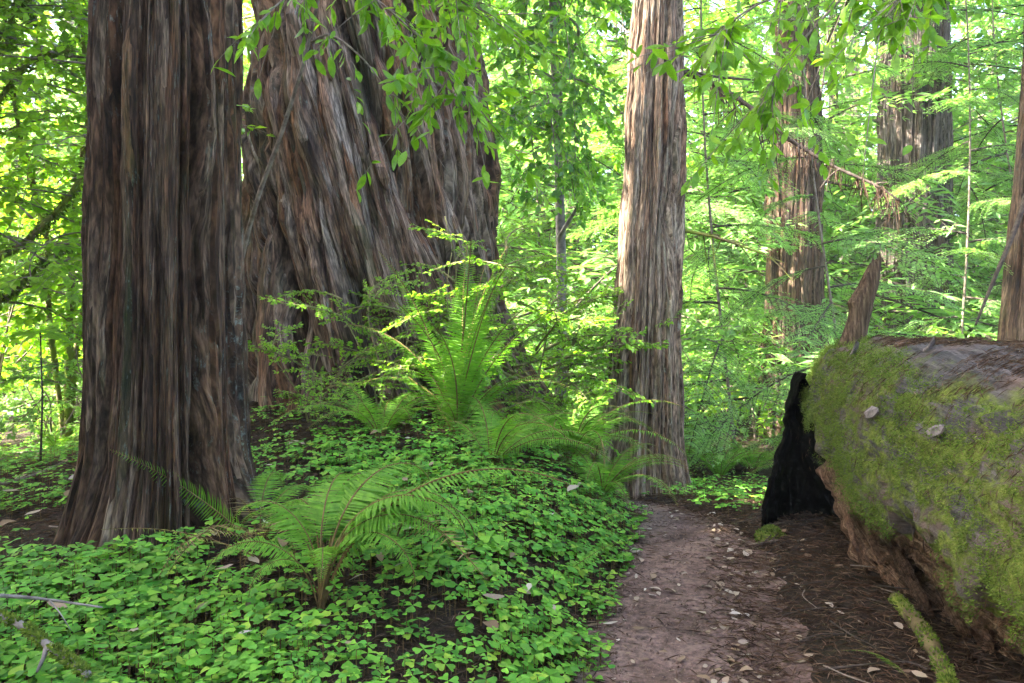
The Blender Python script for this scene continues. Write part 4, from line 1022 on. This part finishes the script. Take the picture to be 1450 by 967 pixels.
# ------------------------------------------------------------------ litter
nl = 150000
lx = rng.uniform(-5, 3.0, nl); ly = 2.3 + rng.random(nl) ** 1.2 * 7.5
px_ = path_x(ly); off = (lx - px_) / PWY(ly)
dens = np.where(off > 0, sstep(.1, 1.15, off) * 1.0 + .05, np.where(off < -1, .62, .06 + .3 * sstep(-.5, -1, off)))
dens = dens * (lx > -.72 * ly - .3) * (1 - .5 * sstep(6.5, 8, ly))
k = rng.random(nl) < dens; lx, ly = lx[k], ly[k]
lz = H(lx, ly, True); onp = np.abs((lx - path_x(ly)) / PWY(ly) * np.where(lx > path_x(ly), RW(ly), 1)) < 1.0; lz = np.where(onp, H(lx, ly) - .010, lz) + rng.uniform(.002, .022, len(lx))
a = rng.uniform(0, 6.283, len(lx)); D = np.stack([np.cos(a), np.sin(a), rng.normal(0, .12, len(a))], -1)
V, F = place(blade(.07), BF, np.stack([lx, ly, lz], -1), frames(D, np.array([0, 0, 1.0]) + rng.normal(0, .35, (len(lx), 3))), rng.uniform(.025, .11, len(lx)))
stuff(obj("needle_litter", mesh_np("needle_litter", V, F, [M_NEEDLE], False)))
# soil crumbs
nc = 9000; cx_ = rng.uniform(-.95, .95, nc); cyy = 2.6 + rng.random(nc) ** 1.5 * 5; cxx = path_x(cyy) + cx_ * PW * 1.1
oct_ = np.array([[1, 0, 0], [-.8, .2, 0], [0, .9, .1], [.1, -1, 0], [0, 0, .6], [0, 0, -.5]]); of = np.array([[0, 2, 4], [2, 1, 4], [1, 3, 4], [3, 0, 4], [2, 0, 5], [1, 2, 5], [3, 1, 5], [0, 3, 5]])
M_CRUMB = leaf_mat("soil_crumb", [(.10, .065, .05), (.18, .12, .10), (.25, .18, .15), (.07, .045, .04)], 0.0, rough=.95, spec=.1)
V, F = place(oct_, of, np.stack([cxx, cyy, H(cxx, cyy) - .012], -1), frames(rng.normal(0, 1, (nc, 3)), rng.normal(0, 1, (nc, 3))), .002 + .008 * rng.random(nc) ** 3)
stuff(obj("soil_crumbs", mesh_np("soil_crumbs", V, F, [M_CRUMB], False)))
# fallen leaves
def dead_leaf(seed):
    r = np.random.default_rng(seed); V, F = leafV(.42 + .2 * r.random(), .03 + .15 * r.random(), r.uniform(-.12, .2)); V = V.copy(); V[:, 2] += .06 * np.sin(V[:, 0] * 5 + seed); V[:, 1] += .08 * np.sin(V[:, 0] * 3 + seed); V[:, 2] -= V[:, 2].min()
    return mesh_np("fallen_leaf", V, F, [M_DRYLEAF])
DL = [dead_leaf(i) for i in range(6)]
def put_leaf(x, y, z, s, lab, grp, nz=None):
    o = obj("fallen_leaf", random.choice(DL)); o.location = (x, y, z); o.rotation_euler = (random.gauss(0, .22), random.gauss(0, .22), random.uniform(0, 6.28)); o.scale = (s, s, s); tag(o, lab, "leaf", grp); return o
r = random.Random(17)
for i in range(290):
    if i < 120: y = 2.9 + r.random() ** 1.3 * 4.2; x = float(path_x(y)) + r.uniform(-1.0, .9) * PW
    else: y = 2.8 + r.random() ** 1.1 * 3.3; x = float(path_x(y)) + PW * (.35 + abs(r.gauss(0, .85)))
    if x > 2.05: continue
    on = abs((x - float(path_x(y))) / PW) < 1; high = abs((x - float(path_x(y))) / PW) < 1.38
    put_leaf(x, y, (Hs(x, y) - .002) if high else float(H(x, y, True)) + .02, (.025 + .06 * r.random() ** 1.6), "pale dry leaf fallen on the path" if on else "pale dry leaf fallen on the dark needles between path and log", "dry leaves on the path" if on else "dry leaves on the needles")
for (px, py, Y) in [(150, 770, 4.6), (70, 660, 5.4), (60, 700, 5.2), (40, 640, 6.2), (25, 720, 5.0), (420, 600, 6.3), (410, 590, 6.4), (560, 560, 6.8), (370, 690, 4.9), (480, 660, 5.8), (110, 690, 5.3)]:
    x = (px - 725) / 1127.8 * Y
    put_leaf(x, Y, float(H(x, Y, True)) + .05, r.uniform(.10, .16), "large dry brown leaf caught in the sorrel near the trunks", "large dry leaves in the sorrel")
for i in range(70):
    y = 3.1 + r.random() ** 1.2 * 3.2; x = r.uniform(-.62 * y, float(path_x(y)) - .55)
    if math.hypot(x + 2.14, y - 4.95) < .7: continue
    put_leaf(x, y, float(H(x, y, True)) + r.uniform(.07, .14), r.uniform(.05, .11), "small dry brown leaf lying on top of the sorrel", "small dry leaves on the sorrel")
# bark chips on the log
M_CHIP = simple_bark("bark_flake", (0.10, 0.085, 0.085), (0.22, 0.185, 0.18), 40)
def chip(t, ph, s, lab, az):
    p, nn = log_surface(np.array([t]), np.array([ph]), .0); r_ = np.random.default_rng(int(t * 100))
    nseg = 9; a = np.arange(nseg) / nseg * 6.283; rx = 1 + .25 * np.sin(a * 3 + t); V = np.stack([rx * np.cos(a) * s, rx * np.sin(a) * s * .35, .01 * np.cos(a * 2)], -1)
    V = np.concatenate([V, V + [0, 0, .008]]); F4 = np.array([[i, (i + 1) % nseg, nseg + (i + 1) % nseg, nseg + i] for i in range(nseg)]); top_ = np.array([[nseg + i for i in range(nseg)]]); bot = np.array([[i for i in range(nseg)][::-1]])
    M3 = frames(np.array([[LD[0] * math.cos(az) , LD[1] * math.cos(az), math.sin(az)]]), nn)[0]
    o = obj("bark_chip", mesh_np("bark_chip", V, [F4, top_, bot], [M_CHIP], False)); o.matrix_basis = Matrix.Translation(p[0] + nn[0] * .022) @ Matrix(M3.tolist()).to_4x4(); tag(o, lab, "bark chip")
chip(1.75, R(62), .10, "purplish grey bark flake lying on the moss of the log", .1)
chip(2.45, R(60), .09, "flat pale bark flake further down the mossy log", .2)
chip(1.55, R(28), .07, "small whitish bark chip near the bare top of the log", .5)
chip(.75, R(40), .11, "long brown bark strip in the moss below the stub", .6)

# sticks
def stick(label, K, r0, r1, mat, name="stick", moss=False, forks=()):
    t = thing(name, label, "stick", K[0]); b = np.array(K[0]); P = smooth_path(K, 26); rs = np.random.default_rng(len(label))
    A = Acc(); A.add(*tube(P - b, np.linspace(r0, r1, 26) * rs.uniform(.9, 1.12, 26), 8)); o = obj("wood", A.mesh("wood", [mat]), t)
    for f in forks:
        A = Acc(); q = smooth_path(f, 12); A.add(*tube(q - b, np.linspace(r1 * 1.1, r1 * .4, 12), 6)); obj("side_twig", A.mesh("side_twig", [mat]), t)
    if moss:
        u = rs.random(2600); u = u[(gn(u * 7, u * 0, 5) > -.25)]; i = u * 25; q = np.stack([np.interp(i, np.arange(26), P[:, c]) for c in range(3)], -1); d = rs.normal(0, 1, q.shape) + [0, 0, .6]; d /= np.linalg.norm(d, axis=1)[:, None]
        V, F = place(blade(.5), BF, q + d * r0 * .7 - b, frames(d + rs.normal(0, .4, d.shape), rs.normal(0, 1, d.shape)), rs.uniform(.010, .026, len(q))); stuff(obj("moss", mesh_np("moss", V, F, [M_MOSS], False), o))
def G(px, py, dz=.0):
    """point on the ground along a bearing"""
    Y = 4.0
    for _ in range(40):
        x = (px - 725) / 1127.8 * Y; z = float(H(x, Y, True)) + dz; Y = Y * .6 + .4 * max(1.5, (CAMZ - z) * 1127.8 / max(30, (py - 440)))
    return (x, Y, z)
stick("thick stick wrapped in yellow moss lying on the sorrel", [G(-30, 860, .25), G(30, 885, .25), G(70, 915, .24), G(125, 955, .21)], .017, .012, M_GREYWOOD, moss=True, forks=[[G(68, 912, .24), G(62, 930, .22), G(52, 952, .18)]])
stick("bare grey forked twig above the mossy stick", [G(-20, 842, .2), G(40, 846, .2), G(75, 850, .19), G(145, 860, .17)], .010, .004, M_GREYWOOD, forks=[[G(70, 850, .19), G(85, 868, .18), G(100, 892, .14)]])
stick("moss covered root running along the foot of the log", [G(1270, 850, .02), G(1300, 885, .05), G(1325, 925, .05), G(1350, 985, .02)], .04, .03, M_MOSSBARK, "mossy_root", True)
stick("long brown stick on the ground left of the dark trunk", [G(-20, 690, .06), G(40, 675, .07), G(95, 652, .06)], .014, .008, M_TWIG)
stick("crooked stick resting in the sorrel behind the dark trunk", [G(-10, 655, .08), G(25, 642, .10), G(55, 636, .12)], .016, .012, M_TWIG)
stick("thin curved twig at the foot of the dark trunk", [G(70, 745, .04), G(120, 748, .05), G(150, 735, .09), G(163, 708, .2)], .005, .003, M_TWIG)
for i in range(46):
    y = 2.9 + r.random() * 3.4; x = float(path_x(y)) + PW * (.9 + abs(r.gauss(0, 1.0)))
    if x > 2.2: continue
    a = r.uniform(0, 6.28) if i % 3 else R(-30) + r.gauss(0, .3); L = r.uniform(.12, .5); z = lambda X, Y: float(H(X, Y, True)) + .022
    K = [(x, y, z(x, y)), (x + .5 * L * math.cos(a), y + .5 * L * math.sin(a), z(x + .5 * L * math.cos(a), y + .5 * L * math.sin(a)) + .015), (x + L * math.cos(a + .3), y + L * math.sin(a + .3), z(x + L * math.cos(a + .3), y + L * math.sin(a + .3)))]
    A = Acc(); A.add(*tube(smooth_path(K, 8) - np.array(K[0]), np.linspace(.005, .002, 8) * r.uniform(.7, 1.3), 5)); o = obj("twig", A.mesh("twig", [M_DEAD if i % 4 else M_TWIG])); o.location = K[0]
    tag(o, "thin dry twig in the needle litter between path and log", "twig", "twigs in the needle litter")

# ------------------------------------------------------------------ laurels (near leaves are single parts)
LVn, LFn = leafV(.40, .12, .16)
ME_LEAF = [mesh_np("leaf", leafV(w, f, c)[0], LFn, [M_LAUREL]) for w, f, c in ((.40, .12, .16), (.44, .2, .25), (.36, .08, .05), (.42, .18, -.1))]
LCOUNT = {}; LREST = {}
def laurel_bough(root, K, nsub, nleaf, leaf, seed, r0=.010, droop=.35, sl=.55):
    r = np.random.default_rng(seed); P = smooth_path(K, 24); b = np.array(root.location); A = Acc(); A.add(*tube(P - b, np.linspace(r0, .002, 24), 6)); subs = [P[8:]]
    for i in range(nsub):
        k = int(r.integers(4, 23)); d = P[min(23, k + 1)] - P[k - 1]; d /= np.linalg.norm(d); dd = d * .7 + r.normal(0, .55, 3) + np.array([0, 0, -.15]); l = sl * r.uniform(.5, 1.1); q = np.linspace(0, 1, 8)[:, None]
        spt = P[k] + dd * l * q + np.array([0, 0, -droop]) * l * q ** 2; A.add(*tube(spt - b, np.linspace(.004, .0015, 8), 4)); subs.append(spt)
    tw = obj("twig_frame", A.mesh("twig_frame", [M_TWIG]), root)
    for i in range(nleaf):
        spt = subs[int(r.integers(0, len(subs)))]; u = r.random() ** .7 * (len(spt) - 1); k = int(u); p = spt[k] + (spt[min(k + 1, len(spt) - 1)] - spt[k]) * (u - k)
        T = spt[-1] - spt[0]; T /= np.linalg.norm(T); D = T * .7 + r.normal(0, .55, 3) + np.array([0, 0, -.35]); m3 = frames(D[None], (np.array([0, 0, 1.0]) + r.normal(0, .5, 3))[None])[0]
        m3 = m3 * leaf * r.uniform(.6, 1.15); LCOUNT[root.name] = LCOUNT.get(root.name, 0) + 1
        if LCOUNT[root.name] <= 295:
            o = obj("leaf", ME_LEAF[i % 4], root); o.matrix_basis = Matrix.Translation(Vector(p - b)) @ Matrix(m3.tolist()).to_4x4()
        else: LREST.setdefault(root.name, Acc()).add(LVn @ m3.T + (p - b), LFn)
# leaning laurel sapling between the two big trunks
sx0, sy0 = -2.45, 6.25
l1 = thing("laurel_sapling", "slender leaning laurel with yellow green leaves between the two large trunks", "tree", (sx0, sy0, Hs(sx0, sy0) - .03))
b = np.array(l1.location); K = [b, np.array(W(335, 400, 6.1)), np.array(W(362, 290, 5.9)), np.array(W(398, 190, 5.7)), np.array(W(432, 80, 5.5)), np.array(W(455, -20, 5.3)), np.array(W(480, -110, 5.2))]
P = smooth_path(K, 40); A = Acc(); A.add(*tube(P - b, np.linspace(.022, .009, 40), 8)); obj("stem", A.mesh("stem", [M_TWIG]), l1)
laurel_bough(l1, [W(462, -40, 5.3), W(520, -10, 5.1), W(580, 40, 5.0), W(640, 110, 4.9), W(680, 170, 4.9)], 26, 300, .12, 1, droop=.2)
laurel_bough(l1, [W(470, -70, 5.3), W(540, -50, 5.2), W(620, -20, 5.2), W(690, 30, 5.2)], 28, 330, .115, 2, droop=.2)
laurel_bough(l1, [W(440, 60, 5.5), W(470, 50, 5.3), W(520, 90, 5.1), W(560, 150, 5.0), W(600, 220, 5.0)], 8, 50, .115, 3)
laurel_bough(l1, [W(455, -20, 5.4), W(430, -20, 5.0), W(400, 0, 4.7), W(370, 30, 4.5)], 8, 55, .12, 4, sl=.3)
laurel_bough(l1, [W(470, -80, 5.3), W(560, -60, 5.6), W(640, -20, 5.9), W(700, 30, 6.0)], 24, 270, .11, 5)
# laurel reaching in over the log from the right
lx0, ly0 = 4.75, 5.0
l3 = thing("laurel_tree", "laurel stretching leafy boughs over the path and the log", "tree", (lx0, ly0, Hs(lx0, ly0) - .05)); b = np.array(l3.location)
P = smooth_path([b, b + [-.1, 0, 1.5], b + [-.3, -.1, 3.0], b + [-.8, -.2, 4.2], b + [-1.2, -.3, 5.2]], 30); A = Acc(); A.add(*tube(P - b, np.linspace(.09, .03, 30), 10)); obj("trunk", A.mesh("trunk", [M_TWIG]), l3)
tipx = b + [-.75, -.2, 4.1]
laurel_bough(l3, [tipx, W(1350, -110, 4.7), W(1230, -60, 4.6), W(1130, -20, 4.5), W(1050, 20, 4.4), W(1000, 70, 4.3)], 36, 380, .115, 6, .022, .2)
laurel_bough(l3, [tipx, W(1330, -140, 4.9), W(1250, -60, 4.9), W(1180, 10, 4.9), W(1110, 90, 4.8), W(1085, 150, 4.8)], 26, 280, .115, 7, .02, .2)
laurel_bough(l3, [tipx, W(1380, -120, 4.6), W(1320, -50, 4.5), W(1270, 0, 4.5), W(1240, 60, 4.5)], 20, 200, .115, 8, .016, .2)
for k_, a_ in LREST.items(): stuff(obj("foliage", a_.mesh("foliage", [M_LAUREL]), bpy.data.objects[k_]))
# dark glossy laurel hanging between the giant and the grey trunk
lx1, ly1 = .62, 10.6
l2 = thing("laurel_tree", "dark glossy laurel hanging its leaf curtains between the giant and grey trunks", "tree", (lx1, ly1, Hs(lx1, ly1) - .05)); b = np.array(l2.location)
P = smooth_path([b, b + [.05, .1, 2], b + [.0, 0, 4], b + [-.1, -.3, 6], b + [-.1, -.3, 7.5]], 30); A = Acc(); A.add(*tube(P - b, np.linspace(.09, .03, 30), 10)); obj("trunk", A.mesh("trunk", [M_GREYWOOD]), l2)
r = random.Random(31)
for i in range(46):
    z = r.uniform(4.4, 7.6); az = R(-90) + r.gauss(0, 1.3); o = obj("bough", BD[i % 3], l2); s = r.uniform(.7, 1.15)
    o.location = (r.uniform(-.5, .35), r.uniform(-.9, .1), z); o.rotation_euler = (r.uniform(-.4, .4), r.uniform(-.2, .75), az); o.scale = (s, s, s)
for i in range(5):
    q = smooth_path([(0, 0, 3.0 + i * .7), (r.uniform(-.3, .3), -.5, 3.5 + i * .7), (r.uniform(-.6, .5), -1.0, 3.6 + i * .7)], 10); A = Acc(); A.add(*tube(q, np.linspace(.03, .008, 10), 6)); obj("limb", A.mesh("limb", [M_GREYWOOD]), l2)

# ------------------------------------------------------------------ huckleberry and undergrowth near the giant
hk = [(-1.15, 7.15, 1.15, 4, 15, .9, "bright small leaved huckleberry sprouting against the giant trunk"), (.15, 7.6, 1.35, 5, 34, 1.15, "bushy huckleberry at the right foot of the giant trunk"), (-1.75, 7.0, .7, 4, 12, .8, "low dark huckleberry at the base of the giant trunk"), (-.55, 7.35, 1.8, 4, 18, 1.0, "tall airy huckleberry with pale new leaves before the giant trunk"), (.45, 8.6, 1.6, 5, 34, 1.2, "dense huckleberry beside the bend behind the glowing fern")]
for i, (x, y, h, ns, nb, sc, lab) in enumerate(hk): shrub("huckleberry_bush", lab, "shrub", x, y, h, ns, nb, BH, 600 + i, sc, .45, None, .3, M_TWIGG, .010)

# whorled seedling left of the dark trunk
t = thing("rhododendron_seedling", "single stemmed seedling with a whorl of long leaves left of the dark trunk", "plant", (W(57, 600, 7.2)[0], 7.2, Hs(W(57, 600, 7.2)[0], 7.2) - .02)); hh = 1.42 - t.location.z
A = Acc(); A.add(*tube(np.array([[0, 0, 0], [.02, 0, hh * .5], [0, 0, hh]]), [.010, .008, .006], 6)); obj("stem", A.mesh("stem", [M_DEAD]), t)
MEW = mesh_np("leaf", leafV(.26, .1, .2)[0], LFn, [M_LAUREL])
for i in range(11):
    o = obj("leaf", MEW, t); o.location = (0, 0, hh - .02 * (i % 3)); o.rotation_euler = (random.gauss(0, .2), random.uniform(-.25, .25), i * 2.4); o.scale = (.30,) * 3

# ------------------------------------------------------------------ left thicket: mossy leaning stems with yellow green leaves
def mossy_stem_tree(label, x, y, stems, nb, seed, templ=BY, sc=1.0):
    r = random.Random(seed); rs = np.random.default_rng(seed); t = thing("vine_maple", label, "tree", (x, y, Hs(x, y) - .05)); b = np.array(t.location); allP = []
    for K, rad in stems:
        P = smooth_path([np.array(k) for k in K], 30); A = Acc(); A.add(*tube(P - b, np.linspace(rad, rad * .45, 30) * rs.uniform(.85, 1.15, 30), 8)); o = obj("stem", A.mesh("stem", [M_MOSSBARK]), t); allP.append(P)
        u = rs.random(1500) * 29; q = np.stack([np.interp(u, np.arange(30), P[:, c]) for c in range(3)], -1); d = rs.normal(0, 1, q.shape) + [0, 0, -.2]; d /= np.linalg.norm(d, axis=1)[:, None]
        V, F = place(blade(.4), BF, q + d * rad * .7 - b, frames(d + [0, 0, -.5], rs.normal(0, 1, d.shape)), rs.uniform(.02, .07, len(q))); stuff(obj("moss", mesh_np("moss", V, F, [M_MOSS], False), o))
    for i in range(nb):
        P = r.choice(allP); k = r.randrange(10, 30); o = obj("bough", r.choice(templ), t); o.location = tuple(P[k] - b); s = sc * r.uniform(.7, 1.2); o.rotation_euler = (r.uniform(-.4, .4), r.uniform(-.5, .3), r.uniform(0, 6.28)); o.scale = (s, s, s)
def gp(px, Y): x = (px - 725) / 1127.8 * Y; return (x, Y, Hs(x, Y) - .05)
mossy_stem_tree("vine maple with mossy stem slanting up beside the dark trunk", gp(-20, 8.2)[0], 8.2, [([gp(-20, 8.2), W(-15, 400, 8.2), W(45, 335, 8.1), W(100, 275, 8.0), W(140, 190, 8.0), W(170, 60, 8.1)], .045), ([gp(-20, 8.2), W(-40, 440, 8.2), W(10, 420, 8.1), W(60, 370, 8.0), W(110, 345, 8.2)], .030)], 26, 701)
mossy_stem_tree("vine maple with upright mossy stems in the yellow green thicket", gp(95, 10)[0], 10, [([gp(95, 10), W(100, 430, 10), W(105, 300, 10), W(125, 150, 10), W(110, 0, 10), W(100, -100, 10)], .05), ([gp(95, 10), W(70, 450, 10), W(65, 330, 9.8), W(30, 200, 9.6), W(10, 60, 9.5), W(0, -60, 9.5)], .04), ([gp(95, 10), W(110, 480, 10.2), W(140, 350, 10.4), W(180, 200, 10.5), W(190, 0, 10.6)], .04)], 44, 702)
mossy_stem_tree("vine maple with arching mossy limbs at the edge of the thicket", gp(-90, 9)[0], 9, [([gp(-90, 9), W(-70, 350, 9), W(-20, 180, 9), W(40, 90, 8.8), W(100, 70, 8.7)], .04), ([gp(-90, 9), W(-60, 300, 9), W(-30, 120, 9), W(20, 20, 8.8), W(60, -40, 8.8)], .04)], 40, 703)

r = random.Random(77)
def ok(x, y):
    if abs(x - float(path_x(y))) < .9 and y < 14: return False
    for (tx, ty, tr) in ((-1.67, 9.25, 2.1), (1.3, 8, .9), (4.55, 13, .8), (8.05, 16, 1), (7.0, 11, .8), (2.5, 4, 2.2)):
        if math.hypot(x - tx, y - ty) < tr: return False
    return True
def scatter(n, y0, y1, u0, u1, fn, dmin=.7):
    pts = []; tries = 0
    while len(pts) < n and tries < 6000:
        tries += 1; y = y0 + (y1 - y0) * r.random(); x = (u0 + (u1 - u0) * r.random()) * y
        if ok(x, y) and all(math.hypot(x - a, y - b) > dmin for a, b in pts): pts.append((x, y)); fn(x, y, len(pts))
# left thicket
scatter(14, 9.5, 19, -.80, -.42, lambda x, y, i: shrub("leafy_shrub", "yellow green leafy shrub in the thicket left of the dark trunk", "shrub", x, y, r.uniform(2.2, 4.8), 4, 26, BY, 1000 + i, 1.15, .4, "yellow green shrubs in the left thicket"), 1.1)
scatter(8, 8.2, 12, -.80, -.50, lambda x, y, i: shrub("leafy_shrub", "low green shrub under the yellow green thicket", "shrub", x, y, r.uniform(.7, 1.2), 4, 16, BS, 1050 + i, .7, .5, "low shrubs in the left thicket"), .9)
# middle and right undergrowth
scatter(30, 10.2, 18, -.10, .80, lambda x, y, i: shrub("leafy_shrub", "fresh green leafy shrub in the sunlit undergrowth behind the path", "shrub", x, y, r.uniform(1.0, 2.4), 4, 20, BS if i % 3 else BY, 1100 + i, 1.0, .45, "green shrubs in the sunlit undergrowth"), .9)
scatter(21, 15, 30, -.80, .80, lambda x, y, i: sapling("young redwood deep in the bright forest", x, y, r.uniform(9, 17), 34, 1200 + i, 4.2, CBF, .05, "young redwoods deep in the forest"), 1.6)
scatter(26, 18, 34, -.80, .80, lambda x, y, i: shrub("leafy_tree", "tall leafy understory tree deep in the bright forest", "tree", x, y, r.uniform(7, 15), 4, 46, (BS, BY, BS)[i % 3], 1300 + i, 2.6, .35, "leafy trees deep in the forest"), 1.6)

# the far wood behind everything: one mass of foliage
nf = 60000; fy = rng.uniform(36, 62, nf); fx = rng.uniform(-.9, .9, nf) * fy
cl = gn(fx * .16, fy * .16, 130); fh = np.abs(rng.normal(0, 1, nf)) * 5.5 * (1 + .8 * cl) ; 
fp = np.stack([fx, fy, H(fx, fy) + fh], -1)
V, F = place(blade(.7), BF, fp, frames(rng.normal(0, 1, (nf, 3)), np.array([0, 0, 1.]) + rng.normal(0, .5, (nf, 3))), rng.uniform(.25, .7, nf))
stuff(obj("distant_wood", mesh_np("distant_wood", V, F, [M_SHRUB], False)))



# ------------------------------------------------------------------ haze
HZ = 0.0012
hv = np.array([[x, y, z] for x in (-75, 75) for y in (-40, 80) for z in (-4.5, 36)], float)
hf = np.array([[0, 1, 3, 2], [4, 6, 7, 5], [0, 4, 5, 1], [2, 3, 7, 6], [0, 2, 6, 4], [1, 5, 7, 3]])
t = NT("haze_air"); pv = t.n("ShaderNodeVolumePrincipled"); pv.inputs["Density"].default_value = HZ; pv.inputs["Color"].default_value = (.95, .97, .93, 1)
t.l(pv.outputs[0], t.out.inputs["Volume"])
stuff(obj("haze", mesh_np("haze", hv, hf, [t.m], False)))
